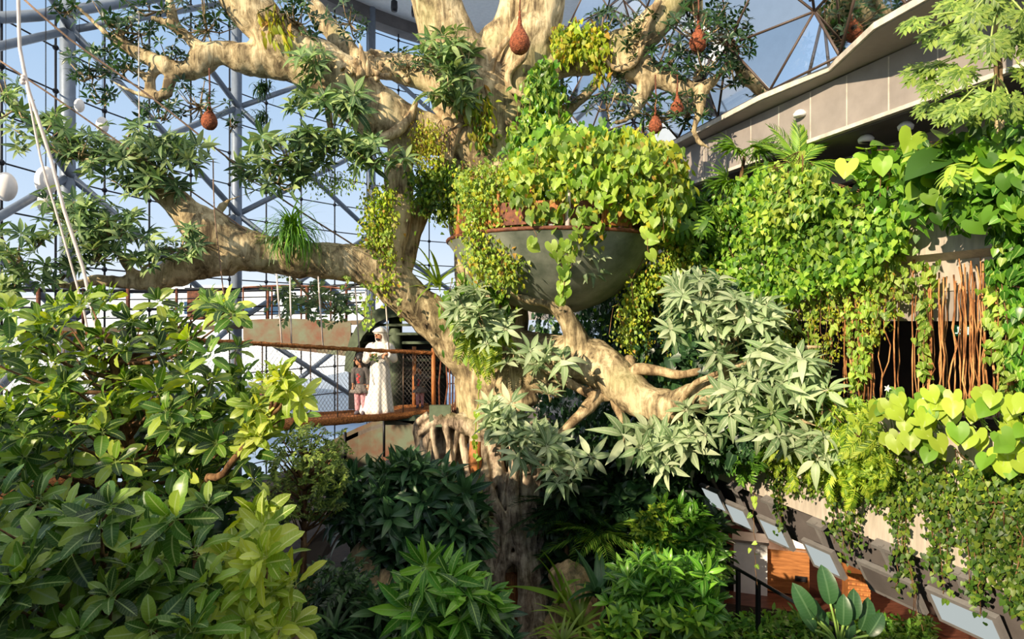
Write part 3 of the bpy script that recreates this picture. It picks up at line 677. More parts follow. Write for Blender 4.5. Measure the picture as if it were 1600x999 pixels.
# right upper limb
limb(mb, [(800, 130, 12.8, 34), (850, 108, 12.7, 24), (895, 98, 12.6, 22), (945, 86, 12.5, 26), (990, 62, 12.4, 28), (1025, 35, 12.3, 25), (1060, -5, 12.2, 22), (1090, -50, 12, 20)])
limb(mb, [(960, 90, 12.5, 26), (1010, 112, 12.3, 22), (1045, 128, 12.2, 14), (1080, 140, 12, 12), (1100, 140, 11.9, 11), (1125, 115, 11.8, 7), (1150, 80, 11.7, 5), (1175, 40, 11.6, 4)])
limb(mb, [(1092, 142, 11.9, 10), (1093, 175, 11.8, 8), (1084, 205, 11.7, 5), (1092, 222, 11.6, 4), (1110, 232, 11.5, 2)])
limb(mb, [(1012, 125, 12.3, 14), (1005, 150, 12.2, 9), (992, 175, 12.1, 6), (975, 190, 12.1, 3.5), (955, 192, 12, 2)])
limb(mb, [(960, 150, 12.1, 4), (985, 155, 12.1, 5), (1005, 148, 12.2, 6)])
limb(mb, [(790, 235, 12.9, 30), (830, 205, 12.8, 18), (875, 180, 12.7, 12), (915, 148, 12.6, 8), (940, 120, 12.6, 6)])
limb(mb, [(715, 150, 13, 26), (680, 132, 13.1, 21), (640, 116, 13.2, 18), (600, 106, 13.3, 17), (560, 95, 13.6, 17), (520, 50, 13.8, 16), (490, 10, 14, 16)])
limb(mb, [(740, 135, 13, 24), (670, 108, 13.3, 17), (620, 100, 13.5, 16), (580, 92, 13.7, 15)])
# left low horizontal limb
limb(mb, [(765, 600, 12.9, 44), (735, 565, 12.8, 36), (690, 510, 12.6, 33), (650, 475, 12.4, 32), (610, 440, 12.2, 34), (570, 415, 12, 30), (520, 409, 11.8, 28), (470, 405, 11.6, 30), (420, 398, 11.4, 31), (375, 388, 11.2, 34), (335, 372, 11, 36), (305, 345, 10.9, 30), (275, 315, 10.8, 23), (240, 280, 10.7, 17), (215, 250, 10.6, 13), (185, 230, 10.5, 9), (150, 212, 10.4, 5)], .18, 18)
limb(mb, [(360, 400, 11.1, 30), (310, 410, 11, 28), (268, 428, 10.9, 22), (238, 440, 10.8, 17), (210, 430, 10.7, 11), (196, 412, 10.6, 8), (188, 398, 10.5, 7), (176, 384, 10.5, 4.5)])
limb(mb, [(240, 440, 10.8, 12), (190, 442, 10.6, 11), (150, 438, 10.5, 9), (110, 448, 10.3, 6.5), (70, 443, 10.1, 5), (35, 425, 9.9, 3.5), (5, 402, 9.8, 2.5), (-30, 380, 9.7, 2)])
limb(mb, [(196, 412, 10.6, 6), (205, 400, 10.6, 5), (235, 394, 10.6, 3.5), (270, 390, 10.6, 2.5)])
limb(mb, [(338, 345, 11, 6), (345, 325, 11, 5), (358, 313, 10.9, 3.5), (395, 300, 10.9, 2.2)])
# vertical left limb
limb(mb, [(640, 465, 12.4, 26), (606, 430, 12.3, 30), (600, 400, 12.3, 30), (612, 360, 12.35, 27), (622, 310, 12.4, 24), (622, 265, 12.45, 22), (636, 225, 12.5, 26), (660, 195, 12.6, 28)])
limb(mb, [(625, 450, 12.6, 18), (634, 400, 12.8, 18), (648, 350, 12.9, 16), (668, 310, 13, 15), (700, 280, 13.1, 16), (730, 262, 13.1, 20)])
# big low right limb
limb(mb, [(770, 560, 12.9, 50), (810, 548, 12.7, 34), (850, 560, 12.4, 36), (890, 560, 12.1, 40), (925, 568, 11.8, 38), (960, 590, 11.5, 33), (1000, 625, 11.2, 30), (1040, 638, 10.9, 28), (1080, 625, 10.6, 24), (1115, 608, 10.3, 22), (1150, 600, 10, 18), (1180, 606, 9.7, 9), (1210, 625, 9.3, 6), (1240, 650, 9, 4), (1290, 672, 8.6, 3), (1340, 690, 8.4, 2)], .16, 18)
limb(mb, [(925, 585, 11.8, 28), (905, 545, 11.75, 20), (895, 515, 11.7, 17), (880, 490, 11.6, 14), (858, 472, 11.5, 12), (830, 470, 11.4, 8), (806, 463, 11.3, 4), (798, 455, 11.2, 2)])
limb(mb, [(862, 476, 11.5, 9), (856, 455, 11.5, 7), (861, 430, 11.4, 4), (862, 418, 11.4, 2)])
limb(mb, [(1150, 600, 10, 10), (1135, 570, 9.9, 10), (1143, 545, 9.8, 10), (1150, 520, 9.7, 6), (1150, 505, 9.7, 5)])
limb(mb, [(1140, 552, 9.8, 9), (1125, 535, 9.8, 6), (1113, 518, 9.7, 3)])
limb(mb, [(1150, 600, 10, 9), (1175, 580, 9.6, 5), (1200, 558, 9.2, 4), (1252, 545, 8.9, 3), (1290, 540, 8.7, 2)])
limb(mb, [(820, 640, 12.4, 26), (800, 600, 12.5, 36), (815, 570, 12.4, 36), (850, 590, 12.2, 26), (880, 610, 12, 14)])
core = remesh(mb, .036, 5)
# surface relief
def relief(me, amp=.035, fr=1.4, ridge=None):
    n = len(me.vertices); zf = .6 if ridge is None else ridge; co = np.empty(n*3); me.vertices.foreach_get('co', co); co = co.reshape(-1, 3)
    no = np.empty(n*3); me.vertices.foreach_get('normal', no); no = no.reshape(-1, 3)
    d = np.array([noise.fractal(Vector((c[0]*fr, c[1]*fr, c[2]*fr*zf)), 1., 2., 3) for c in co])
    co += no*(amp*d)[:, None]; me.vertices.foreach_set('co', co.ravel()); me.update()
relief(core); relief(core, .03, 4.2, .22)
link_mesh('trunk', core, M['bark'], TREE)
# woody roots grown over the lower trunk
mb = MB()
rt = [
 [(745, 640, 12.6, 13), (752, 700, 12.4, 11), (760, 760, 12.4, 11), (752, 820, 12.4, 13), (765, 880, 12.35, 13), (772, 940, 12.3, 14), (778, 1010, 12.2, 22), (770, 1060, 12, 30)],
 [(770, 650, 12.4, 13), (778, 720, 12.4, 10), (790, 780, 12.5, 13), (775, 840, 12.4, 12), (762, 900, 12.3, 12), (765, 970, 12.2, 16), (752, 1050, 12, 26)],
 [(800, 640, 12.5, 16), (812, 700, 12.4, 12), (822, 760, 12.4, 12), (818, 830, 12.4, 16), (832, 890, 12.4, 18), (838, 950, 12.3, 20), (848, 1010, 12.2, 24), (870, 1060, 12, 30)],
 [(812, 690, 12.3, 10), (800, 760, 12.2, 10), (806, 820, 12.2, 11), (818, 880, 12.2, 11), (822, 940, 12.2, 14), (826, 1000, 12.1, 20), (830, 1060, 12, 26)],
 [(760, 640, 12.3, 12), (742, 700, 12.4, 9), (770, 780, 12.2, 9), (792, 830, 12.2, 9), (786, 880, 12.2, 9), (780, 900, 12.2, 10), (776, 960, 12.2, 12), (785, 1040, 12, 20)],
 [(840, 760, 12.6, 9), (848, 820, 12.6, 10), (850, 880, 12.6, 12), (862, 940, 12.5, 13), (880, 1000, 12.4, 16), (905, 1050, 12.3, 22)],
 [(700, 655, 12.6, 12), (735, 668, 12.5, 14), (775, 672, 12.3, 14), (812, 690, 12.3, 12), (825, 740, 12.3, 9)],
 [(790, 885, 12.25, 9), (796, 872, 12.2, 9), (808, 872, 12.2, 9), (818, 890, 12.2, 9)],
 [(842, 660, 12.4, 20), (848, 700, 12.5, 14), (835, 760, 12.5, 12), (838, 800, 12.5, 11)],
]
for r_ in rt: limb(mb, r_, .12, 10, .1)
for k in range(6):
    u = 752+15*k; rr = R.uniform(2.5, 4); rows_ = []
    for q, v in enumerate(range(660, 1060, 45)):
        uu = u+(815-u)*.0+R.normal()*7+(20 if v > 850 else 0)*(u-800)/40
        if 870 < v < 990 and abs(uu-800) < 16: uu = 822+R.uniform(0, 6)
        rows_.append((uu, v, 12.42-.1*abs(math.sin(k))-(.25 if v > 950 else 0), rr))
    limb(mb, rows_, .12, 8, .15)
m_ = remesh(mb, .024, 3); relief(m_, .02, 3); link_mesh('buttress_root', m_, M['bark_trunk'], TREE)
mb = MB()
for j_, (u0, w0) in enumerate(((650, 5.5), (666, 5.5), (682, 4.5), (697, 6), (712, 4.5), (727, 5.5), (742, 5), (658, 3), (704, 3), (735, 3))):
    rows_ = [(u0*.7+215, 648, 12.6, w0+1)]
    for q_, v in enumerate((665, 690, 715, 740, 765, 800, 860, 940, 1030)): rows_.append((u0+5*math.sin(q_*1.1+j_*2.1), v, 12.62+.06*math.cos(q_+j_), w0*(1+.25*math.sin(q_*1.7+j_))))
    limb(mb, rows_, .1, 10, .1)
limb(mb, [(745, 648, 12.6, 12), (715, 655, 12.6, 8), (680, 660, 12.6, 6), (652, 680, 12.5, 5)], .1)
m_ = remesh(mb, .018, 2); relief(m_, .012, 4); link_mesh('root_curtain', m_, M['bark_trunk'], TREE)
mb = MB(); limb(mb, [(740, 640, 13.3, 26), (700, 680, 13.35, 34), (695, 760, 13.35, 34), (705, 900, 13.3, 36), (715, 1040, 13.3, 40)], .2, 16); mb.build('trunk_flank', M['bark_trunk'], TREE)
mb = MB(); limb(mb, [(802, 1005, 12.75, 16), (800, 950, 12.75, 17), (800, 895, 12.75, 12)], .15, 12); mb.build('hollow_lining', M['timber'], TREE)
mb = MB(); limb(mb, [(745, 755, 12.3, 8), (742, 720, 12.3, 11), (744, 690, 12.35, 9)], .1, 10)
mb.build('peeled_bark', M['timber'], TREE)
# pale overgrowing climbing stems
for nm, rows_ in enumerate([
 [(800, 548, 12.0, 6), (820, 556, 11.9, 6), (860, 580, 11.8, 7), (900, 605, 11.6, 7), (935, 618, 11.5, 9), (962, 614, 11.4, 11), (985, 590, 11.3, 11), (995, 577, 11.2, 10), (1030, 580, 11.1, 8), (1060, 586, 10.9, 7), (1095, 580, 10.6, 5.5)],
 [(965, 612, 11.45, 12), (945, 610, 11.5, 12), (920, 635, 11.4, 11), (900, 655, 11.3, 8), (875, 678, 11.2, 6), (862, 684, 11.2, 4)],
 [(960, 612, 11.4, 10), (964, 635, 11.4, 8), (974, 655, 11.3, 7), (985, 668, 11.3, 5)],
 [(985, 560, 11.6, 10), (975, 600, 11.3, 12), (960, 620, 11.3, 8)],
 [(1185, 560, 9.4, 4), (1150, 572, 9.6, 4.5), (1110, 588, 9.9, 4), (1080, 606, 10.2, 5), (1045, 660, 10.6, 3)],
 [(650, 160, 12.2, 3.5), (640, 185, 12.1, 8), (620, 205, 11.9, 9), (590, 218, 11.8, 7), (560, 222, 11.7, 5), (530, 215, 11.7, 4)],
 [(728, 60, 12.3, 4), (732, 110, 12.3, 5), (748, 150, 12.3, 6), (765, 190, 12.25, 6), (772, 230, 12.3, 5)],
 [(700, 40, 12.3, 4), (706, 80, 12.3, 4), (715, 130, 12.3, 4), (700, 160, 12.2, 4)],
 [(795, 60, 12.3, 5), (775, 85, 12.3, 5), (766, 120, 12.3, 5), (765, 165, 12.3, 5), (760, 200, 12.3, 6)],
 [(825, 65, 12.0, 5), (818, 90, 12.0, 5), (795, 115, 12.2, 6), (798, 140, 12.2, 5), (820, 150, 12.2, 4), (835, 165, 12.3, 4)],
 [(1030, 0, 11.9, 6), (1010, 40, 12, 6), (1002, 75, 12, 6), (990, 98, 12, 6), (965, 108, 12.1, 5), (945, 95, 12.1, 4), (940, 75, 12.1, 4)],
 [(680, 170, 12.4, 5), (700, 190, 12.3, 9), (700, 225, 12.3, 10), (690, 260, 12.3, 9), (668, 282, 12.3, 11), (655, 296, 12.3, 8)],
 [(725, 195, 12.3, 6), (712, 205, 12.25, 8), (705, 235, 12.25, 6), (700, 255, 12.25, 6)],
 [(735, 215, 12.3, 5), (720, 222, 12.3, 5), (745, 195, 12.25, 3)],
 [(520, 220, 11.7, 5), (515, 190, 11.8, 5), (510, 150, 11.9, 5), (500, 120, 11.9, 4)],
 [(610, 118, 13, 4), (590, 115, 13.1, 4), (580, 80, 13.2, 4), (640, 128, 13, 4)]]):
    mb = MB(); limb(mb, rows_, .1, 10, .08); mb.build('climbing_stem', M['twig'], TREE)
# torn stump on the upper left limb
mb = MB()
for k in range(26):
    u = 575+R.normal()*14; a = P(u, 112+R.uniform(-10, 14), 11.72); e = a+np.array([R.normal()*.06-.05, -.05, R.uniform(.12, .42)*max(.3, 1.2-abs(u-572)/22)])
    tube(mb, [a, (a+e)/2+R.normal(size=3)*.02, e], [.06, .05, .015], 5)
mb.build('torn_stump', M['twig'], TREE)
# canopy foliage: whorls at given photo spots
WH = [whorl(8, .28, .35, 1.2, s) for s in range(4)]+[whorl(7, .3, .6, 1.35, 9), whorl(9, .26, .2, 1.05, 11)]
WHS = [whorl(6, .34, .3, 1.25, s, 3, .1) for s in (20, 21, 22)]
def whorls(spots, mat, name='foliage', tpls=WH, droopy=.2, twigs=True, parent=TREE):
    mb = MB(); tw = MB()
    for (u, v, d, ru, rv, n, s) in spots:
        n = int(n*1.35+.5) if n > 3 else n
        c = P(u, v, d)
        th = R.uniform(0, 2*math.pi, n); q = np.sqrt(R.random(n))
        pos = np.stack([c[0]+q*np.cos(th)*ru/1000*d, c[1]+R.uniform(-1, 1, n)*min(ru, rv)/1000*d, c[2]+q*np.sin(th)*rv/1000*d], -1)
        nrm = nz(np.stack([R.normal(-.1, .5, n), R.normal(-.45, .45, n), R.normal(.6, .35, n)], -1))
        place_mix(mb, tpls, pos, np.stack([R.normal(size=n), R.normal(size=n), -nrm[:, 2]], -1)*0+np.cross(nrm, R.normal(size=(n, 3))), nrm, s/1000*d*R.uniform(.75, 1.2, n))
        if twigs:
            for p in pos[::2]:
                m0 = (p+c)/2+[0, 0, -.12]; tube(tw, [c+[0, .1, -.05], m0, p], [.018, .012, .007], 4)
    o = mb.build(name, M[mat], parent)
    if twigs and tw.n: tw.build('twig', M['twig'], parent, kind='stuff')
    return o
# (u, v, depth, half width px, half height px, count, leaf radius px)
whorls([(180, 230, 10.2, 80, 35, 30, 25), (270, 235, 10.4, 55, 30, 24, 26), (225, 285, 10.3, 60, 25, 20, 27), (120, 240, 10, 60, 30, 16, 23), (60, 205, 9.9, 60, 40, 18, 23), (20, 160, 9.8, 35, 40, 10, 22), (110, 340, 9.9, 60, 40, 30, 25), (60, 370, 9.8, 30, 14, 6, 22), (170, 360, 10, 50, 40, 26, 26), (95, 425, 9.9, 40, 20, 10, 24), (25, 400, 9.6, 35, 40, 14, 26), (15, 445, 9.6, 25, 18, 6, 26), (280, 380, 10.2, 35, 28, 12, 25), (235, 405, 10.2, 22, 18, 6, 26), (150, 395, 10, 40, 20, 10, 24)], 'l_tree')
whorls([(185, 50, 11.6, 50, 40, 22, 18), (140, 112, 11.6, 40, 22, 24, 17), (215, 45, 11.6, 40, 35, 16, 18), (100, 10, 11.6, 25, 12, 8, 18), (320, 40, 11.9, 45, 45, 30, 16), (250, 178, 11.7, 28, 18, 14, 15), (310, 160, 11.8, 35, 35, 24, 15), (265, 85, 11.6, 20, 15, 8, 16), (360, 190, 11.8, 20, 20, 6, 15), (195, 100, 11.6, 40, 20, 14, 16), (160, 150, 11.6, 30, 12, 8, 15), (460, 30, 11.8, 35, 40, 26, 16), (545, 30, 12.6, 35, 30, 16, 15), (240, 10, 11.7, 60, 14, 12, 17)], 'l_dark', tpls=WHS)
whorls([(490, 95, 11.4, 28, 30, 9, 32), (530, 160, 11.3, 30, 22, 9, 34), (560, 170, 11.3, 20, 18, 5, 34), (475, 160, 11.4, 20, 30, 6, 28), (450, 240, 11.2, 60, 32, 26, 27), (510, 225, 11.2, 40, 20, 14, 28), (590, 245, 11.2, 45, 22, 14, 30), (560, 230, 11.3, 30, 20, 8, 28), (690, 80, 11.9, 40, 25, 10, 30), (700, 135, 11.8, 38, 30, 14, 32), (730, 90, 11.9, 25, 40, 8, 30), (430, 280, 11.2, 45, 25, 12, 25), (390, 265, 11.3, 20, 18, 6, 24)], 'l_tree')
whorls([(1090, 50, 11.8, 60, 50, 36, 16), (1150, 60, 11.8, 50, 60, 34, 17), (985, 60, 12.1, 40, 50, 26, 17), (1100, 100, 11.8, 50, 25, 22, 16), (940, 45, 12.3, 35, 30, 16, 16), (1185, 30, 11.7, 30, 35, 14, 16), (1020, 175, 12, 60, 25, 22, 16), (1075, 175, 11.9, 30, 25, 14, 16), (950, 165, 12.1, 35, 22, 14, 16), (1150, 120, 11.8, 40, 25, 18, 15), (1045, 90, 12, 30, 30, 14, 16), (880, 150, 12.3, 40, 20, 12, 17), (985, 110, 12.3, 30, 20, 10, 15), (640, 100, 12.9, 40, 18, 12, 15), (1165, 0, 11.7, 50, 25, 16, 17), (1040, 20, 12.5, 60, 30, 16, 16), (900, 60, 13, 30, 20, 10, 16)], 'l_dark', tpls=WHS)
whorls([(735, 480, 11.4, 30, 35, 14, 30), (765, 510, 11.2, 28, 30, 10, 32), (870, 390, 10.9, 20, 18, 5, 30), (920, 395, 10.9, 20, 20, 5, 32), (915, 430, 10.9, 20, 12, 3, 30), (850, 560, 11, 30, 20, 6, 34), (800, 560, 11.1, 20, 14, 3, 30), (862, 618, 11, 8, 5, 1, 40), (1100, 470, 9.6, 45, 35, 18, 34), (1060, 455, 9.8, 20, 20, 6, 30), (1160, 500, 9.4, 50, 35, 18, 36), (1055, 520, 9.8, 12, 8, 2, 36), (1120, 555, 9.5, 20, 14, 4, 34), (1190, 600, 9.0, 45, 30, 14, 40), (1245, 590, 8.8, 35, 40, 12, 42), (1215, 560, 8.9, 40, 20, 8, 40), (1140, 630, 9.3, 30, 20, 6, 36)], 'l_grey')
whorls([(785, 640, 11.3, 25, 20, 8, 34), (800, 670, 11.2, 35, 22, 12, 36), (835, 700, 11, 40, 25, 14, 36), (880, 735, 10.9, 30, 20, 8, 32), (975, 680, 10.7, 6, 5, 1, 46), (1015, 685, 10.6, 25, 20, 6, 38), (1060, 690, 10.4, 35, 25, 9, 38), (1030, 720, 10.4, 25, 20, 5, 36), (1100, 680, 10.2, 25, 20, 6, 36), (1075, 640, 10.2, 12, 8, 2, 38), (1230, 680, 8.9, 50, 30, 9, 34), (1290, 700, 8.6, 35, 25, 8, 34), (1330, 690, 8.5, 20, 20, 4, 32), (1240, 650, 8.9, 30, 15, 4, 34), (930, 705, 10.8, 15, 10, 2, 34)], 'l_grey')
whorls([(1285, 640, 8.8, 20, 20, 3, 34), (1200, 640, 9, 30, 25, 6, 34)], 'l_tree')
# ================================================================ plants
SH = small_heart(); HT = heart(); PAP = [papaya_leaf(1), papaya_leaf(2)]; MON = monstera_leaf()
OV = blade(.42, 4, .25, .12, None, 0, 0, .08); OVL = blade(.3, 5, .4, .15, None, 0, 0, .1); OVS = blade(.5, 2, .2, .1)
WAVY = [blade(w, 8, dr, .1, lambda t: (.28+.72*math.sin(math.pi*min(1, t*1.02+.02)**1.15)**.7) if t < .97 else .1, .12, 0, .22) for w, dr in ((.44, .3), (.5, .5), (.38, .15))]
ROS = []
for s in range(4):
    rg = np.random.default_rng(40+s); pr = []
    for i in range(10):
        a = 2.4*i; el = (.15+.1*i if i < 9 else 1.2)+rg.normal()*.12
        d = np.array([math.cos(a)*math.cos(el), math.sin(a)*math.cos(el), math.sin(el)])
        pr.append((WAVY[i % 3], rg.uniform(.75, 1.)*(1-.035*i), axes(d, [0, 0, 1.]), np.array([0, 0, .02*i])))
    ROS.append(combine(pr))
ROSO = []
for s in range(4):
    rg = np.random.default_rng(60+s); pr = []
    for i in range(9):
        a = 2.4*i; el = .1+.12*i+rg.normal()*.15
        d = np.array([math.cos(a)*math.cos(el), math.sin(a)*math.cos(el), math.sin(el)])
        pr.append((OVL, rg.uniform(.75, 1.), axes(d, [0, 0, 1.]), np.array([0, 0, .04*i])))
    ROSO.append(combine(pr))
SPR = []   # leafy twig spray with opposite leaves
for s in range(4):
    rg = np.random.default_rng(80+s); pr = []
    for i in range(8):
        t = i/7
        for q in (-1, 1):
            aa = q*(1.1-.4*t)+rg.normal()*.15; d = np.array([math.cos(aa), math.sin(aa), rg.normal()*.25])
            pr.append((OV, .32*rg.uniform(.8, 1.1), axes(d, [0, 0, 1.]), np.array([t*.8, 0, -.15*t*t])))
    pr.append((blade(.02, 4, .15, 0, lambda t: 1), .8, np.eye(3), np.zeros(3)))
    SPR.append(combine(pr))
CAMV = np.array([0, -1., .25])
def updir(n, x=-.1, y=-.45, z=.7, j=.35): return nz(np.stack([R.normal(x, j, n), R.normal(y, j, n), R.normal(z, j*.8, n)], -1))
def anyperp(nr): return nz(np.cross(nr, R.normal(size=nr.shape)))
def fol(mat, tpls, pos, d, nr, size, parent, name='foliage', **k):
    mb = MB(); place_mix(mb, tpls, pos, d, nr, size); return mb.build(name, M[mat], parent, **k)
def plant(name, label, cat, base, poly, dr, n, tpls, size, mat, trunk=None, tr=.05, stem='brown_stem', nb=14, up=(-.1, -.45, .7), lean=None, group=None, j=.35, hang=False):
    base = np.array([base[0], base[1], base[2] if len(base) > 2 else GZ]); t = thing(name, label, cat, base, group)
    uv = inpoly(poly, n); d = R.uniform(dr[0], dr[1], n); pos = np.stack([(uv[:, 0]-800)/1000*d, d, CZ+(499.5-uv[:, 1])/1000*d], -1)
    nr = updir(n, *up, j); dd = anyperp(nr)
    if hang: dd = nz(dd*.5+[0, -.3, -1]); nr = updir(n, 0, -.8, .5, .3)
    fol(mat, tpls, pos, dd, nr, R.uniform(size[0], size[1], n), t)
    cen = pos.mean(0); pz = pos[:, 2]
    if trunk is None: trunk = [base, base*.5+cen*.5+[0, .1, 0], [cen[0], cen[1]+.1, np.quantile(pz, .75)]]
    tq, trr = catmull(trunk, np.linspace(tr, tr*.4, len(trunk)), .15)
    mb = MB(); tube(mb, tq, trr, 10); mb.build('trunk' if tr > .04 else 'stem', M[stem], t)
    for p in pos[R.permutation(n)[:nb]]:
        k = np.argmin(np.linalg.norm(tq-(p-[0, 0, .5]), axis=1)); a = tq[k]
        mb = MB(); tube(mb, [a, a*.5+p*.5+np.array([0, 0, -.08*np.linalg.norm(p-a)]), p], [min(trr[k], .03)*.8+.004, .014, .006], 6, .15); mb.build('branch', M[stem], t)
    return t, pos
def mass(name, label, cat, poly, pf, n, tpls, size, mat, group=None, hang=.8, mat2=None, n2=0, tp2=None, s2=None, stems=14, nrm=(-.4, -.6, .55)):
    """climbing plant: leaves over a patch, pf(u, v) -> 3-D point"""
    uv = inpoly(poly, n)+R.normal(0, 7, (n, 2)); pos = np.array([pf(a, b) for a, b in uv])
    top = pos[np.argmax(pos[:, 2])]; t = thing(name, label, cat, pos[np.argmin(pos[:, 2])], group)
    def lay(pos, tp, sz, mt, nm):
        k = len(pos); dd = nz(np.stack([R.normal(0, .45, k), R.normal(0, .3, k), R.normal(-hang, .35, k)], -1)); nr = nz(np.array(nrm)+R.normal(0, .35, (k, 3)))
        fol(mt, tp, pos, dd, nr, R.uniform(sz[0], sz[1], k), t, nm)
    lay(pos, tpls, size, mat, 'foliage')
    if n2:
        uv = inpoly(poly, n2)+R.normal(0, 9, (n2, 2)); lay(np.array([pf(a, b) for a, b in uv]), tp2 or tpls, s2 or size, mat2, 'young_foliage')
    mb = MB(); idx = R.permutation(len(pos))[:stems*3]
    for k in range(stems):
        a = pos[idx[k]]; near = pos[np.argsort(np.abs(pos[:, 0]-a[0])+np.abs(pos[:, 2]-a[2]-.5)*.6)[:3]]
        tube(mb, [a]+[q+np.array([0, .03, 0]) for q in near], .006, 5, .1)
    mb.build('stem', M['brown_stem'], t, kind='stuff'); return t
def strand_set(name, label, cat, rows, mat, tpl, size, pf, dens=1., curl=.0, stem='brown_stem', sr=.005, out=FN):
    """rows: (u, v0, v1, drift); each strand is a part, its leaves a sub-part"""
    a0 = pf(rows[0][0], rows[0][1]); t = thing(name, label, cat, a0)
    for (u, v0, v1, dr) in rows:
        n = max(3, int((v1-v0)/14)); pts = [pf(u+dr*(k/n)+R.normal()*2, v0+(v1-v0)*k/n) for k in range(n+1)]
        q, _ = catmull(pts, np.ones(n+1), .05); mb = MB(); tube(mb, q[::2] if len(q) > 6 else q, sr, 5); s = mb.build('strand', M[stem], t)
        m = max(2, int(len(q)*dens)); pos = q[R.integers(0, len(q), m)]+R.normal(0, .03+curl, (m, 3))
        dd = nz(np.stack([R.normal(0, .5, m), R.normal(0, .3, m), R.normal(-.8, .3, m)], -1)); nr = nz(out+np.array([0, -.3, .4])+R.normal(0, .3, (m, 3)))
        fol(mat, [tpl], pos, dd, nr, R.uniform(size[0], size[1], m), s)
    return t
fo = lambda lo, hi: (lambda u, v: F(u, v, R.uniform(lo, hi)))
dp = lambda lo, hi: (lambda u, v: P(u, v, R.uniform(lo, hi)))
# ---- on the balcony building
mass('climbing_ivy', 'broad bright green heart leaved creeper covering the upper balcony left of its bare panel', 'creeper', [(1110, 330), (1150, 285), (1205, 262), (1270, 262), (1300, 300), (1350, 300), (1400, 325), (1420, 380), (1375, 402), (1330, 440), (1240, 465), (1150, 470), (1090, 430), (1080, 370)], fo(.25, .75), 4300, [SH], (.07, .11), 'l_ivy', stems=30, mat2='l_vine', n2=900)
mass('climbing_ivy', 'yellowish sunlit creeper mound at top beneath the feather palm', 'creeper', [(1190, 300), (1215, 262), (1260, 255), (1290, 275), (1290, 320), (1230, 350), (1180, 350)], fo(.6, .9), 800, [SH], (.08, .12), 'l_phil')
mass('trailing_philodendron', 'large leaved green climber along upper balcony at the right edge', 'climber', [(1330, 262), (1400, 235), (1480, 228), (1600, 190), (1760, 210), (1760, 350), (1560, 345), (1480, 350), (1400, 330), (1350, 300)], fo(.3, .9), 640, [HT], (.12, .24), 'l_ivy', hang=.6, stems=20, mat2='l_shrub', n2=800, tp2=[SH], s2=(.08, .12))
mass('hanging_climber', 'dark leaved climber hanging at far right beside the bare pale panel', 'climber', [(1560, 330), (1760, 320), (1760, 640), (1590, 600), (1575, 480), (1550, 420)], fo(.25, .6), 1500, [SH], (.08, .14), 'l_shrub', mat2='l_vine', n2=350)
for k, (u, v, s, lab) in enumerate([(1370, 256, .28, 'big lobed bright green leaf plant in front of the dark soffit'), (1490, 235, .5, 'very large drooping green leaf plant left of the papaya trunk'), (1445, 255, .38, 'split leaved green plant between two larger leaves on upper balcony'), (1560, 250, .42, 'split leaved green plant under the papaya trunk')]):
    c = F(u, v, .7); b0 = F(u, 320, .3); t = thing('large_leaf_plant', lab, 'plant', b0); n = 9
    pos = c+R.normal(0, .14, (n, 3))*[1.2, .5, 1.]
    fol('l_phil' if k != 1 else 'l_ivy', [MON, HT] if k > 1 else [HT], pos, nz(np.stack([R.normal(-.2, .7, n), R.normal(-.4, .3, n), R.normal(-.4, .3, n)], -1)), updir(n, -.3, -.6, .6, .25), R.uniform(.7, 1.1, n)*s, t)
    mb = MB()
    for p in pos: tube(mb, [b0, (b0+p)/2+[0, 0, .15], p], .012, 5, .1)
    mb.build('stem', M['l_shrub'], t, kind='stuff')
for k, (u, v, u2, v2, d, lab, nl, L) in enumerate([(1163, 245, 1150, 330, 11.4, 'fan palm with pale green pleated fans left of the feather palm', 7, .55), (1145, 300, 1160, 360, 11.2, 'lower fan palm with spiky fans above the split round leaf', 8, .5), (1130, 345, 1140, 400, 11.1, 'small dark fan palm tucked in front of the bright creeper', 7, .42)]):
    c = P(u, v, d); b0 = P(u2, v2, d+.3); t = thing('fan_palm', lab, 'palm', b0, 'fan palms on the upper balcony')
    mb = MB(); tube(mb, [b0, (b0+c)/2, c], [.04, .035, .03], 8); mb.build('trunk', M['brown_stem'], t)
    for q in range(nl):
        a = 2.4*q; d0 = nz(np.array([math.cos(a), -.5+.5*math.sin(a), .25+.3*R.random()])); p = c+d0*.28
        mb = MB(); tube(mb, [c, p], .008, 5); s = mb.build('leaf_stalk', M['l_palm'], t)
        mb = MB(); place(mb, fan_leaf(16, .35, 2.1, q), p, nz(d0+[0, -.3, -.1]), nz(np.array([-.2, -.6, .9])), L*R.uniform(.8, 1)); mb.build('fan', M['l_palm'], s)
c = P(1245, 262, 10.6); t = thing('feather_palm', 'young palm with arching feather fronds in front of the grey roof band', 'palm', c)
mb = MB(); tube(mb, [c-[0, 0, .5], c], [.05, .03], 8); mb.build('trunk', M['brown_stem'], t)
for q, (dx, dy, dz, L) in enumerate([(-.25, -.3, 1, .8), (.1, -.2, 1, .85), (1, -.35, .45, 1.), (.8, -.5, .15, .9), (-.6, -.2, .9, .8), (-1, -.3, .4, .8), (.45, -.3, .85, .85), (-.9, .1, -.1, .7)]):
    mb = MB(); place(mb, frond(20, .38, .1, .7, .8, q), c, nz(np.array([dx, dy, dz])), nz(np.array([-.1*dx, -.5, 1-.5*abs(dz)])), L); mb.build('frond', M['l_palm'], t)
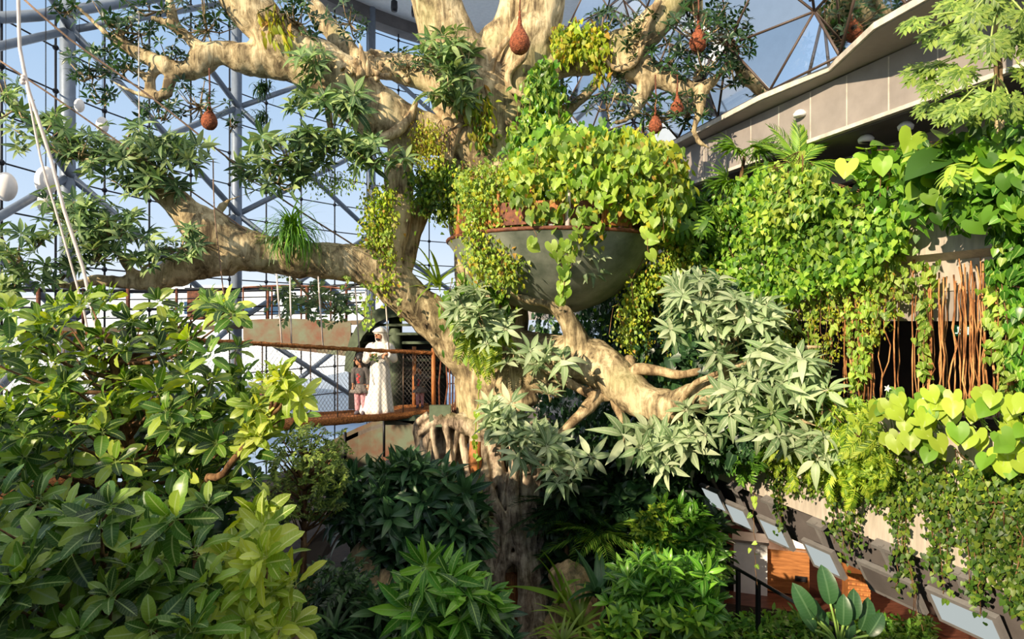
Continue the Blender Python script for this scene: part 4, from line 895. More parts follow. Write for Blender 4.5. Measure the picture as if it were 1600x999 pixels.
# papaya
c = F(1563, 215, .7); top = F(1556, -30, .7); t = thing('papaya_tree', 'papaya tree with ringed bare stem and deeply lobed leaves at upper right', 'tree', c)
mb = MB(); q, r_ = catmull([c-[0, 0, .4], F(1560, 120, .7), top, top+[0, 0, .6]], [.045, .038, .035, .03], .04); r_ = r_*(1+.08*(np.arange(len(r_)) % 3 == 0)); tube(mb, q, r_, 10); mb.build('trunk', M['twig'], t)
for (u, v, at, s) in [(1442, 110, 75, 62), (1470, 45, 22, 66), (1430, 30, 22, 55), (1505, 55, 15, 62), (1548, 62, 20, 70), (1590, 55, 10, 66), (1470, 100, 80, 55), (1500, 110, 90, 62), (1520, 20, -10, 60), (1560, 10, -20, 60), (1600, 20, -10, 60), (1530, 160, 115, 70), (1550, 150, 115, 60), (1480, 175, 130, 50), (1450, 165, 130, 46), (1495, 165, 120, 55), (1580, 160, 120, 55), (1460, 135, 105, 46), (1600, 110, 70, 60), (1620, 75, 50, 60), (1490, 5, -20, 60), (1540, -10, -30, 60)]:
    o_ = R.uniform(.8, 1.35); p = F(u, v, o_); a = F(1557, at, .7); mb = MB(); tube(mb, [a, (a+p)/2+[0, 0, .05], p], .008, 5, .1); s_ = mb.build('leaf_stalk', M['l_vine'], t)
    dx = np.array([(u-1557)/150., -.1, -.55+R.normal()*.15]); mb = MB(); place(mb, PAP[R.integers(0, 2)], p, nz(dx), nz(np.array([-.35, -.75, .6])+R.normal(0, .15, 3)), s/1000*p[1]*.7); mb.build('leaf', M['l_pap'], s_)
# hanging strands of the upper balcony
strand_set('leafy_vine_curtain', 'leafy strands hanging from the upper balcony beside orange aerial roots', 'vine', [(u, 400+R.uniform(-20, 20), v, R.normal()*6) for u, v in ((1205, 505), (1222, 560), (1240, 520), (1258, 600), (1275, 555), (1290, 500), (1305, 545), (1322, 590), (1338, 640), (1352, 600), (1365, 560), (1378, 530), (1395, 500), (1410, 470), (1425, 455), (1440, 580), (1446, 590), (1458, 500), (1545, 560), (1555, 620), (1575, 650), (1590, 600))], 'l_vine', SH, (.06, .12), fo(.2, .45), 1.6)
strand_set('fine_leaf_curtain', 'fine small leaved strands hanging below the bright creeper left of the roots', 'vine', [(u, 430+R.uniform(-15, 15), v, R.normal()*8) for u, v in ((1180, 520), (1195, 545), (1212, 530), (1228, 555), (1246, 600), (1262, 560), (1278, 630), (1292, 600), (1308, 560), (1325, 540), (1345, 560), (1362, 540), (1385, 520), (1400, 490))], 'l_yel', OVS, (.035, .06), fo(.15, .5), 3.)
t = thing('aerial_root_curtain', 'dense curtain of orange brown aerial roots hanging across the dark balcony opening', 'roots', F(1350, 640, .1))
for k in range(98):
    u = [1332, 1345, 1515, 1580][k % 4]+R.normal()*9 if k < 40 else R.uniform(1290, 1605); v0 = R.uniform(400, 470); v1 = R.uniform(600, 655)
    n = 7; o_ = R.uniform(.05, .3); mb = MB(); tube(mb, [F(u+R.normal()*1.6+(6*R.normal() if k % 9 == 0 else 0)*j_/n, v0+(v1-v0)*j_/n, o_) for j_ in range(n+1)], R.uniform(.005, .011), 5, .15); mb.build('root', M['root'], t)
# philodendron row
t = thing('round_leaf_philodendron', 'row of bright yellow green round heart leaves along the planter below the aerial roots', 'plant', F(1450, 680, .2)); nn = 0
for k in range(100):
    u = R.uniform(1325, 1620); v = R.uniform(625, 735) if u > 1450 else R.uniform(625, 700)
    if k > 80: u = R.uniform(1310, 1620); v = R.uniform(612, 640)
    p = F(u, v, R.uniform(.45, .85)); a = F(u+R.normal()*8, 668, .15); m_ = 'l_phil' if R.random() < .65 else 'l_ivy'
    mb = MB(); place(mb, HT, p, nz(np.array([R.normal()*.5, -.3, -1.+R.normal()*.3])), nz(np.array([-.5, -.7, .5])+R.normal(0, .25, 3)), R.uniform(.17, .24)); s_ = mb.build('leaf', M[m_], t)
mb = MB()
for k in range(60):
    u = R.uniform(1330, 1610); p = F(u, R.uniform(625, 700), .5); tube(mb, [F(u, 672, .12), p+[0, .1, .05], p], .006, 4, .15)
mb.build('stem', M['l_shrub'], t, kind='stuff')
band('planter_soil', [(.1, 5.78), (-.5, 5.78), (-.5, 5.6), (.1, 5.6)], mat='soil', Y1=24)
for k, (u, v) in enumerate([(1386, 607), (1444, 621), (1452, 619)]):
    c = F(u, v, .7); t = thing('white_flower', ['single small white flower above the round leaves', 'left small white blossom of the pair above the round leaves', 'right small white blossom of the pair above the round leaves'][k], 'flower', c-[0, 0, .25], 'small white flowers')
    mb = MB()
    for q in range(5): a = q*1.2566; place(mb, OVS, c, np.array([math.cos(a), -.4, math.sin(a)]), np.array([0, -1., .2]), .05)
    mb.build('petals', M['white'], t); mb = MB(); tube(mb, [c-[0, -.05, .25], c], .004, 5); mb.build('stem', M['l_shrub'], t)
# lower ivy
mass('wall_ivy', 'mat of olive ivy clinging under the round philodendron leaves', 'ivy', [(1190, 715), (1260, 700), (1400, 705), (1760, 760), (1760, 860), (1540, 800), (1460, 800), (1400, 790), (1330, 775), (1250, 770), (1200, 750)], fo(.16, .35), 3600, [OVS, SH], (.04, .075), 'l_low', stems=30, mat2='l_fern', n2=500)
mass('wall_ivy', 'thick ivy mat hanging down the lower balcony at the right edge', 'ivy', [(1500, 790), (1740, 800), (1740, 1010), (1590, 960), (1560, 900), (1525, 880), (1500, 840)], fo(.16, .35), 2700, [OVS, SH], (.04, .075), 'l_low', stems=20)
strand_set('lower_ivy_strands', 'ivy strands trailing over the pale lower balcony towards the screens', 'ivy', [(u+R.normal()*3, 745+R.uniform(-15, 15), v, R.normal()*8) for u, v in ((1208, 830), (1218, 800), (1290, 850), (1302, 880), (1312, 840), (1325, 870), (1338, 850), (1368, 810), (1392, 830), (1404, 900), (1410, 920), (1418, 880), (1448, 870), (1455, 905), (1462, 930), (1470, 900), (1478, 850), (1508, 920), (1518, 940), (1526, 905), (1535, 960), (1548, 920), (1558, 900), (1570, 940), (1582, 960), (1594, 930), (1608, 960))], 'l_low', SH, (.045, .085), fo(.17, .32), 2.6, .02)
strand_set('pale_leaf_trailer', 'single pale green trailing vine hanging before the red wooden floor', 'vine', [(1178, 760, 920, 4)], 'l_vine', SH, (.08, .12), lambda u, v: P(u, v, 9.6), .45)
strand_set('long_ivy_trailer', 'long thin ivy trailer reaching down past the broad dark leaves', 'vine', [(1415, 860, 990, 26), (1420, 870, 960, 10)], 'l_low', SH, (.05, .08), lambda u, v: P(u, v, 8.), .9)
# far side of the balcony behind the tree
mass('shadow_climber', 'dark green climber filling the balcony face behind the low right limb', 'climber', [(835, 440), (1000, 420), (1100, 420), (1180, 470), (1200, 560), (1180, 700), (1100, 730), (1030, 740), (900, 745), (850, 700), (830, 600)], fo(.5, 1.3), 4600, [SH, OV, SPR[0]], (.12, .3), 'l_shrubd', mat2='l_shrub', n2=900, tp2=[SH, OVS], s2=(.1, .16), stems=30)
mass('yellow_trailer', 'fine yellow green trailing plant falling from the bowl to the right limb', 'creeper', [(1030, 330), (1075, 340), (1100, 410), (1140, 440), (1210, 480), (1260, 520), (1240, 560), (1120, 450), (1040, 440), (1010, 470), (990, 540), (960, 530), (985, 450), (1020, 400)], dp(11.1, 11.9), 2600, [OVS, SH], (.05, .085), 'l_vine', mat2='l_yel', n2=1300, stems=24)
strand_set('yellow_strands', 'thin yellow green strands dangling right of the bowl above the limb', 'vine', [(u, 420, v, R.normal()*5) for u, v in ((965, 520), (978, 540), (988, 570), (992, 560), (1003, 530), (1015, 500), (1030, 520), (1045, 500), (1012, 560), (1042, 600), (1062, 540), (1078, 560))], 'l_yel', OVS, (.05, .08), dp(11.6, 11.9), 2., out=np.array([0, -1., 0]))
mass('fern_bank', 'bright yellow green fern bank on the balcony edge left of the round leaves', 'fern', [(1240, 560), (1290, 600), (1340, 620), (1380, 690), (1390, 740), (1340, 760), (1260, 740), (1200, 720), (1180, 660), (1200, 600)], fo(.3, .9), 260, [frond(12, .35, .2, .5, 1.1, 5)], (.25, .4), 'l_fern', mat2='l_vine', n2=800, tp2=[OVS], s2=(.06, .1))
mass('monstera', 'lush dark green split leaf plants under the low right limb', 'plant', [(1100, 610), (1180, 620), (1210, 680), (1180, 740), (1110, 720), (1070, 680)], fo(.5, 1.), 130, [MON, SPR[1]], (.2, .35), 'l_shrub', stems=8)
c = F(1180, 700, .9); t = thing('monstera_leaf_plant', 'single large dark split monstera leaf hanging over the pale balcony wall', 'plant', c)
mb = MB(); place(mb, MON, c+[0, 0, .12], nz(np.array([.1, -.2, -1])), np.array([-.4, -1, .4]), .5); mb.build('leaf', M['l_shrub'], t); mb = MB(); tube(mb, [F(1190, 655, .3), c+[0, 0, .4], c+[0, 0, .12]], .01, 6, .1); mb.build('stem', M['l_shrub'], t)
c = P(1098, 365, 10.9); t = thing('monstera_rosette', 'bright split leaved monstera beside the dark fan palms', 'plant', c)
n = 6; pos = c+R.normal(0, .16, (n, 3)); fol('l_ivy', [MON], pos, nz(R.normal(0, 1, (n, 3))*[1, .3, 1]+[0, 0, -.4]), updir(n, -.2, -.9, .4, .15), R.uniform(.28, .42, n), t)
mb = MB()
for p in pos: tube(mb, [c+[0, .3, -.3], p], .01, 5)
mb.build('stem', M['l_shrub'], t, kind='stuff')
mass('balcony_greenery', 'deep green mixed foliage behind the fan palms on the upper balcony', 'plant', [(1060, 290), (1110, 300), (1180, 330), (1190, 400), (1100, 440), (1060, 430), (1040, 360)], dp(11.5, 12.6), 900, [SH, OV], (.12, .22), 'l_shrub', mat2='l_dark', n2=900)
# ---- climbing on the tree and over the bowl
mass('heart_leaf_vine', 'sunlit pale green heart leaf vine draped over the hanging bowl rim', 'vine', [(800, 320), (805, 260), (850, 225), (905, 205), (960, 235), (1010, 235), (1040, 260), (1060, 300), (1060, 345), (1020, 370), (985, 330), (960, 345), (930, 385), (895, 380), (870, 350), (830, 350)], dp(10.2, 10.9), 900, [HT], (.13, .21), 'l_vine', mat2='l_yel', n2=1100, tp2=[SH], s2=(.06, .09), stems=40)
mass('heart_leaf_vine', 'deep green underlayer of vine leaves above bowl beside the trunk', 'vine', [(780, 330), (800, 240), (850, 200), (960, 200), (1050, 240), (1080, 320), (1060, 380), (950, 345), (850, 345)], dp(10.95, 11.6), 1500, [SH, HT], (.12, .2), 'l_ivy', stems=30)
mass('small_leaf_creeper', 'dense curtain of tiny yellow green leaves hanging left of the bowl', 'creeper', [(722, 330), (712, 285), (740, 262), (770, 255), (830, 262), (835, 330), (828, 380), (815, 420), (808, 450), (780, 442), (735, 430), (727, 390)], dp(10.6, 11.2), 3200, [SH, OVS], (.055, .085), 'l_vine', mat2='l_yel', n2=1800, stems=40)
mass('limb_creeper', 'small leaved creeper wrapped around the upright left limb', 'creeper', [(575, 300), (600, 285), (618, 300), (612, 350), (610, 400), (615, 440), (600, 470), (580, 440), (570, 400), (565, 340)], dp(11.7, 12.0), 1100, [SH, OVS], (.05, .09), 'l_fern', mat2='l_yel', n2=500, stems=20)
mass('limb_creeper', 'creeper with tiny orange tinged leaves above the dark trunk gap', 'creeper', [(640, 270), (690, 255), (740, 270), (740, 330), (700, 350), (672, 330), (650, 330)], dp(11.9, 12.3), 1500, [SH, OVS], (.06, .1), 'l_low', mat2='l_fern', n2=700, stems=20)
mass('yellow_creeper', 'bright yellow leaf patch clinging to the trunk fork', 'creeper', [(645, 200), (665, 188), (685, 200), (690, 235), (680, 262), (650, 262), (640, 235)], dp(11.85, 12.05), 900, [OVS], (.05, .08), 'l_yel')
mass('trunk_vine', 'leafy vine climbing the dark right fork of the trunk', 'vine', [(825, 130), (850, 95), (875, 130), (880, 200), (940, 215), (900, 250), (840, 260), (800, 250), (790, 215), (815, 190)], dp(11.6, 12.1), 850, [HT, OV], (.11, .18), 'l_vine', mat2='l_shrub', n2=500, stems=26)
mass('orchid_cluster', 'yellow green strappy leaf cluster on the trunk between two forks', 'plant', [(738, 140), (765, 150), (770, 200), (755, 235), (740, 205), (730, 170)], dp(12.0, 12.3), 260, [OVL], (.12, .2), 'l_yel', mat2='l_shrub', n2=90)
mass('limb_vine', 'orange and green creeper falling over the right limb', 'creeper', [(870, 45), (900, 38), (945, 45), (945, 110), (935, 130), (925, 80), (880, 95), (865, 80)], dp(12.0, 12.3), 500, [SH, OVL], (.08, .15), 'l_yel', mat2='l_fern', n2=300)
mass('drooping_leaf_plant', 'bright long drooping leaves on the big upper left limb', 'plant', [(408, 8), (425, 15), (450, 45), (448, 68), (432, 60), (412, 30)], dp(11.6, 11.8), 70, [OVL], (.2, .3), 'l_yel', hang=1.5)
mass('shrubby_vine', 'green leafy vines below the trunk foliage near the left limb crook', 'vine', [(700, 440), (760, 430), (800, 470), (790, 520), (740, 560), (700, 520), (690, 480)], dp(11.5, 12), 420, [SH, OVL], (.12, .2), 'l_ivy')
mass('trailing_sprig', 'thin sprigs of small leaves trailing left of the upright limb', 'creeper', [(470, 262), (520, 275), (560, 270), (565, 290), (520, 300), (480, 292)], dp(11.4, 11.7), 420, [OVS], (.05, .08), 'l_vine')
mass('nest_level_greens', 'yellow green foliage crowning the vines below the red nests', 'creeper', [(930, 225), (985, 205), (1040, 225), (1065, 255), (1075, 310), (1040, 320), (1000, 265), (960, 260)], dp(10.8, 11.6), 600, [OVL, SH], (.12, .2), 'l_yel', mat2='l_vine', n2=500)
strand_set('bowl_trailers', 'loose vine trailers hanging in front of the weathered bowl', 'vine', [(882, 380, 450, -8), (890, 380, 440, -6), (868, 380, 462, 16), (900, 385, 470, -20), (1010, 370, 400, 4), (835, 360, 385, 0), (885, 430, 475, -8)], 'l_vine', HT, (.14, .22), dp(10.0, 10.1), .5, out=np.array([0, -1., 0]))
strand_set('limb_trailers', 'small leaved strands dangling below the left limb crook', 'vine', [(572, 440, 485, 0), (585, 450, 470, 2), (580, 470, 505, 3), (566, 460, 510, 5), (605, 360, 410, 3), (625, 470, 500, 0), (540, 415, 450, -2)], 'l_vine', SH, (.06, .09), dp(11.6, 11.7), 1.3, out=np.array([0, -1., 0]))
strand_set('trunk_trailer', 'long thin vine with round leaves running down the lower trunk', 'vine', [(750, 560, 700, -10), (745, 690, 830, 4)], 'l_vine', HT, (.09, .13), dp(11.8, 11.85), .35, stem='l_yel', sr=.01, out=np.array([0, -1., 0]))
# hanging fern on trunk
c = P(752, 525, 11.5); t = thing('hanging_fern', 'lime green fern with long drooping fronds on the trunk above the bridge end', 'fern', c)
for q in range(26):
    p = c+np.array([R.uniform(-.28, .28), R.uniform(-.1, .1), R.uniform(-.25, .25)]); mb = MB(); place(mb, frond(16, .2, .3, .5, 1.3, q), p, nz(np.array([R.normal()*.25, -.35, -1])), np.array([R.normal()*.3, -1, -.1]), R.uniform(.5, .75)); mb.build('frond', M['l_fern'], t)
def rosette(name, lab, cat, c, n, L, mat, w=.08, droop=.7, elev=(.1, 1.3), tilt=(0, -.2, 0), squash=1.):
    t = thing(name, lab, cat, c); tp = [strap(w, 8, droop), strap(w, 8, droop*.6), strap(w*.8, 8, droop*1.3)]
    a = R.uniform(0, 2*math.pi, n); e = R.uniform(*elev, n); dd = nz(np.stack([np.cos(a)*np.cos(e), np.sin(a)*np.cos(e)*squash, np.sin(e)], -1)+np.array(tilt)); side = np.stack([-np.sin(a), np.cos(a), 0*a], -1); nr = nz(np.cross(dd, side)); nr[nr[:, 2] < 0] *= -1
    if n <= 36:
        for k in range(n): mb = MB(); place(mb, tp[k % 3], np.array(c)+R.normal(0, .02, 3), dd[k], nr[k], L*R.uniform(.7, 1)); mb.build('leaf', M[mat], t)
    else: fol(mat, tp, np.array(c)+R.normal(0, .05, (n, 3)), dd, nr, L*R.uniform(.6, 1, n), t)
    return t
rosette('branch_fern', 'dark strap leaved fern clump sitting on the left horizontal limb', 'fern', P(457, 366, 11.25), 260, 1.05, 'l_shrub', .035, 1.1, (-.1, 1.5))
rosette('spiky_bromeliad', 'large spiky strap leaved plant at the trunk crook beside the bowl', 'plant', P(683, 448, 12.1), 18, 1.25, 'l_strap', .07, .35, (-.2, 1.4))
rosette('small_branch_fern', 'small dangling tuft plant hanging on the left wire, upper one', 'plant', P(412, 138, 12.2), 120, .32, 'l_dark', .1, .8, (-1.2, 1.3))
rosette('small_branch_fern', 'small dangling tuft plant on the left wire, lower one', 'plant', P(410, 182, 12.2), 110, .28, 'l_dark', .1, .8, (-1.2, 1.3))
plant('hanging_branch_plant', 'green leafy sprays hanging under the left limb near the far railing', 'plant', P(470, 425, 12.4), [(430, 440), (470, 435), (520, 450), (550, 460), (540, 500), (480, 495), (450, 490)], (12.2, 12.8), 44, SPR, (.35, .5), 'l_tree', trunk=[P(452, 425, 12.4), P(480, 460, 12.4), P(520, 490, 12.4)], tr=.03, stem='twig', nb=8)
# ---- forest floor
BASE = lambda u, d: P(u, 500, d)[:2]
T1, _ = plant('rubber_tree', 'big leaved foreground tree with sunlit glossy crown filling the left side', 'tree', BASE(230, 6.6), [(-40, 560), (0, 490), (60, 475), (130, 450), (230, 470), (330, 462), (390, 500), (380, 560), (400, 640), (470, 610), (490, 625), (475, 690), (440, 700), (400, 760), (300, 800), (180, 800), (60, 790), (-40, 800)], (5.3, 7.4), 250, ROS, (.17, .27), 'l_big', trunk=[[*BASE(250, 6.8), GZ], P(235, 900, 6.6), P(215, 760, 6.5), P(190, 640, 6.4), P(170, 520, 6.3)], tr=.09, nb=60)
plant('rubber_tree', 'darker large leaved tree low in the bottom left corner', 'tree', BASE(150, 4.7), [(-40, 780), (100, 770), (220, 765), (330, 790), (350, 860), (330, 930), (330, 1040), (-40, 1040)], (3.9, 5.2), 84, ROS, (.22, .33), 'l_big2', tr=.07, nb=30)
plant('golden_leaf_shrub', 'yellow green large leaved shrub lit by sun beside the dark ramp', 'shrub', BASE(400, 4.6), [(345, 870), (375, 810), (400, 790), (440, 830), (465, 870), (470, 940), (450, 1000), (350, 1030), (335, 930)], (4.3, 4.9), 34, ROS, (.2, .28), 'l_gold', tr=.05, nb=12)
plant('golden_leaf_shrub', 'green sprig of large leaves reaching right beside the rope bridge deck', 'shrub', BASE(300, 5.8), [(385, 610), (430, 585), (475, 610), (482, 640), (450, 670), (395, 700), (370, 660)], (5, 5.5), 24, ROS, (.15, .23), 'l_gold', trunk=[[*BASE(300, 5.8), GZ], P(310, 840, 5.8), P(350, 740, 5.6), P(405, 675, 5.3), P(435, 630, 5.2)], tr=.045, nb=9)
plant('understory_tree', 'deep shaded leafy tree behind the glossy foreground crown', 'tree', BASE(280, 9.3), [(40, 620), (200, 610), (330, 620), (380, 670), (400, 740), (420, 850), (380, 960), (200, 980), (40, 950)], (8.5, 10), 300, ROS+SPR, (.35, .5), 'l_dark', tr=.12, nb=24)
plant('slender_tree', 'slender small leaved tree with bare reddish trunk left of the dark shrub', 'tree', BASE(475, 9.8), [(410, 760), (430, 680), (480, 655), (530, 680), (555, 740), (530, 800), (480, 820), (430, 810)], (9.2, 10.4), 300, SPR, (.14, .25), 'l_olive', trunk=[[*BASE(478, 9.8), GZ], P(474, 940, 9.8), P(475, 830, 9.8), P(478, 700, 9.8)], tr=.07, nb=40)
plant('bluish_shrub', 'large dark bluish green shrub left of the rooted lower trunk', 'shrub', BASE(640, 10.6), [(520, 770), (560, 745), (640, 730), (700, 750), (745, 770), (755, 860), (735, 920), (660, 930), (600, 920), (575, 860), (530, 830)], (10, 11.3), 260, ROSO, (.34, .5), 'l_shrubd', tr=.08, nb=30, up=(-.1, -.5, .5))
plant('glossy_green_shrub', 'bright glossy green shrub with drooping leaf whorls at bottom centre', 'shrub', BASE(690, 8.2), [(632, 920), (660, 885), (700, 880), (740, 900), (765, 930), (760, 985), (700, 1040), (640, 1020), (625, 960)], (7.8, 8.6), 42, WH, (.38, .5), 'l_shrub', tr=.05, nb=16, up=(0, -.5, .6))
plant('small_dark_shrub', 'small leaved dark shrub between the ramp and the sunlit rock', 'shrub', BASE(525, 9), [(485, 900), (520, 880), (560, 890), (575, 950), (560, 990), (500, 990)], (8.7, 9.5), 150, SPR, (.25, .4), 'l_dark', tr=.04, nb=14)
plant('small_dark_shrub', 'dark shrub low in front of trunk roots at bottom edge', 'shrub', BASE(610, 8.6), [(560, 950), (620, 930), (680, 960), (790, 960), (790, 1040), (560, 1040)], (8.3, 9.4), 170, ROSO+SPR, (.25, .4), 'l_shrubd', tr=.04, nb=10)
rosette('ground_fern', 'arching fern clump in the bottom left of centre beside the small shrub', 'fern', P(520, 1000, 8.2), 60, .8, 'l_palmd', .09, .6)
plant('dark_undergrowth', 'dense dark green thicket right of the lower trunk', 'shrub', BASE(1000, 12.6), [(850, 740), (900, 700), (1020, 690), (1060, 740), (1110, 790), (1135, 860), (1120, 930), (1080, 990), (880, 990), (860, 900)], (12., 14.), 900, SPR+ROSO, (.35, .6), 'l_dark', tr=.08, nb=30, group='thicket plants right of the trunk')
plant('mid_green_shrub', 'mid green leafy shrub in front of the dark thicket near the red floor', 'shrub', BASE(1060, 11.6), [(1000, 850), (1030, 790), (1080, 790), (1115, 830), (1125, 880), (1080, 920), (1020, 900)], (11.2, 12), 240, SPR+ROSO, (.22, .4), 'l_shrub', tr=.05, nb=14, group='thicket plants right of the trunk')
plant('yellow_fern_shrub', 'yellow green feathery shrub in the middle of the dark thicket', 'shrub', BASE(1015, 11.4), [(985, 830), (1000, 800), (1030, 790), (1060, 810), (1055, 850), (1010, 860)], (11.1, 11.6), 70, SPR, (.25, .35), 'l_fern', tr=.03, nb=8)
plant('round_leaf_shrub', 'dull heart leaved plant high in the thicket under the limb foliage', 'shrub', BASE(990, 12), [(960, 780), (990, 750), (1030, 780), (1020, 830), (980, 840)], (11.7, 12), 60, [HT], (.25, .36), 'l_shrubd', tr=.03, nb=8)
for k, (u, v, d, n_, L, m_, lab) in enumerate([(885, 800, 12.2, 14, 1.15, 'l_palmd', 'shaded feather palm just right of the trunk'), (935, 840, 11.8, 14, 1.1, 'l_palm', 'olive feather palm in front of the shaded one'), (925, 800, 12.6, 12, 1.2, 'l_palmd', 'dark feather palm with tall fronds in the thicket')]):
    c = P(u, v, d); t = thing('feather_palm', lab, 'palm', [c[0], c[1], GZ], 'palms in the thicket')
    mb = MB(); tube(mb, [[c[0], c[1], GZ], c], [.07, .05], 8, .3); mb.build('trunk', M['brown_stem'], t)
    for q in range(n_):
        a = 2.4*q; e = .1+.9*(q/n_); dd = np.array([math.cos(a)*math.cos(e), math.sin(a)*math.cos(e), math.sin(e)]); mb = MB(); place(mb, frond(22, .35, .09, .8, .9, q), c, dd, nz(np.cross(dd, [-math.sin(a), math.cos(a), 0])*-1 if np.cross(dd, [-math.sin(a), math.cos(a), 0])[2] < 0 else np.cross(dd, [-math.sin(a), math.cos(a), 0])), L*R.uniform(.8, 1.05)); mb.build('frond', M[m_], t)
plant('sunlit_glossy_shrub', 'sunlit glossy shrub with upright leaf tips at the bottom right of centre', 'shrub', BASE(1040, 9.2), [(955, 940), (965, 900), (985, 870), (1040, 885), (1080, 880), (1115, 910), (1120, 960), (1090, 1040), (960, 1040)], (8.6, 9.8), 190, ROSO, (.2, .32), 'l_shrub', tr=.05, nb=24, up=(-.2, -.4, .8))
plant('sunlit_glossy_shrub', 'lighter leaved low shrub at bottom edge beneath the glossy shrub', 'shrub', BASE(1000, 8.6), [(940, 970), (1000, 950), (1080, 965), (1110, 1000), (1080, 1040), (940, 1040)], (8.2, 8.6), 60, ROSO, (.18, .28), 'l_ivy', tr=.04, nb=12)
rosette('sword_leaf_plant', 'olive sword leaved bromeliad clump at the foot of the trunk', 'plant', P(905, 985, 9.6), 34, .95, 'l_strap', .09, .5)
rosette('sword_leaf_plant', 'smaller yellowing sword leaf clump in front of trunk roots', 'plant', P(880, 1010, 8.8), 30, .6, 'l_strap', .09, .6)
rosette('sword_leaf_plant', 'broad pleated grey green leaf clump beside the sunlit rock', 'plant', P(935, 930, 10), 14, .8, 'l_shrubd', .2, .4, (.2, 1.3))
rosette('banana_plant', 'young banana plant with one long green blade crossing the trunk', 'plant', P(880, 940, 10.4), 5, 1.1, 'l_palm', .2, .3, (.4, .8), (-.9, -.2, .1))
c = P(1312, 1015, 7.6); t = thing('paddle_leaf_plant', 'clump of broad dark paddle leaves before the red wooden floor', 'plant', c); PADL = blade(.5, 9, .35, .2, lambda t: math.sin(math.pi*min(1, t*.98+.02))**.5, .04, 0, .0)
for q, (u, v, L_) in enumerate([(1232, 925, .62), (1255, 935, .55), (1285, 885, .62), (1300, 900, .5), (1322, 945, .5), (1345, 930, .5), (1372, 960, .55), (1272, 960, .45), (1240, 960, .4), (1395, 975, .45), (1335, 985, .4)]):
    tip = P(u, v, 7.3+.1*(q % 4)); base_ = c*.45+tip*.55; mb = MB(); tube(mb, [c, (c+base_)/2+[0, 0, .05], base_], .014, 6, .1); s_ = mb.build('leaf_stalk', M['l_shrub'], t); mb = MB(); place(mb, PADL, base_, nz(tip-base_+[0, 0, .25]), nz(np.array([R.normal()*.4, -.8, .5])), L_*.72); mb.build('leaf', M['l_shrubd'], s_)
# ground cover
pos = []; 
while len(pos) < 5200:
    u, v = R.uniform(1040, 1460), R.uniform(958, 1060); d = 5.3/((v-499.5)/1000)
    if v > 958+abs(u-1230)*.08: pos.append(P(u, v, d)+[0, 0, R.uniform(-.05, .1)])
pos = np.array(pos); n = len(pos); mb = MB(); place_mix(mb, [OVS, OV], pos, nz(np.stack([R.normal(0, .7, n), R.normal(-.3, .6, n), R.normal(.4, .4, n)], -1)), updir(n, 0, -.3, .9), R.uniform(.11, .17, n))
mb.build('ground_cover', M['l_grass'], None, kind='stuff', label='low dense green ground cover bed at the bottom right before the red floor', category='ground cover')
b = MB(); box(b, [3.3, 10.5, 1.1], [5.5, 3.2, 1.2], np.array([[.95, -.3, 0], [.3, .95, 0], [0, 0, 1.]])); o = b.build('ground_bed', M['soil'], None, False); o['kind'] = 'structure'
# rocks
def rock(lab, rows, amp=.12, mat='rock'):
    mb = MB()
    for u, v, d, r in rows: sphere(mb, P(u, v, d), r/1000*d, 12, 9, None, (1, 1, 1.2))
    m_ = remesh(mb, .05, 4); relief(m_, amp, 2.2); c = P(*rows[-1][:3]); m_.name = 'boulder'
    o = link_mesh('boulder', m_, M[mat]); o['label'] = lab; o['category'] = 'rock'; return o
rock('tall sunlit pale rock between the bluish shrub and small dark shrub', [(570, 870, 10.2, 18), (575, 905, 10.1, 26), (600, 935, 10, 36), (580, 980, 10, 50), (620, 1020, 9.8, 60)])
rock('pale weathered boulder right of the trunk foot behind sword leaves', [(880, 905, 11, 26), (905, 915, 11, 28), (920, 930, 10.9, 24), (900, 960, 10.9, 44), (900, 1010, 10.9, 60)])
rock('flat brown boulders below the small ramp at bottom left of centre', [(500, 900, 10.8, 22), (470, 945, 10.2, 30), (500, 960, 10.4, 34), (440, 1000, 9.8, 46), (480, 1030, 9.8, 55)])
# ================================================================ hanging bowl, nests, ropes, bridge, people
bc = P(866, 382, 12.3); zr = bc[2]; RB = 2.04
t = thing('hanging_bowl', 'large weathered green grey metal bowl hanging around the trunk under vines', 'bowl', bc)
prof = [(0.02, -1.36), (.45, -1.3), (.85, -1.16), (1.2, -.95), (1.52, -.68), (1.78, -.38), (1.95, -.12), (RB, .0), (RB+.03, .03), (RB-.03, .03), (RB-.05, -.02), (1.88, -.14), (1.7, -.4), (1.45, -.66), (1.1, -.93), (.02, -1.2)]
b = MB(); lathe(b, prof, bc, 64); me = b.build('shell', M['bowl'], t)
b = MB(); tube(b, [bc+[RB*math.cos(a), RB*math.sin(a), .03] for a in np.linspace(0, 2*math.pi, 49)], .035, 8); b.build('rim', M['rust'], t)
for k in range(20):
    a = 2*math.pi*k/20+.05; p = bc+[(RB-.14)*math.cos(a), (RB-.14)*math.sin(a), -.05]; b = MB(); tube(b, [p, p+[0, 0, .75]], .03 if k % 3 else .05, 6); b.build('post', M['timber' if k % 3 else 'rope_pale'], t)
for k in range(20):
    a0 = 2*math.pi*k/20+.07; a1 = a0+.27; r_ = RB-.14; b = MB(); q = [bc+[r_*math.cos(a), r_*math.sin(a), 0] for a in (a0, a1)]
    hexa(b, [q[0]+[0, 0, .12], q[1]+[0, 0, .12], q[1]+[0, 0, .5], q[0]+[0, 0, .5]], [x*[1, 1, 1]+(bc-x)*[.02, .02, 0]+[0, 0, z] for x, z in ((q[0], .12), (q[1], .12), (q[1], .5), (q[0], .5))]); b.build('rail_panel', M['rust' if k % 2 else 'timber'], t, False)
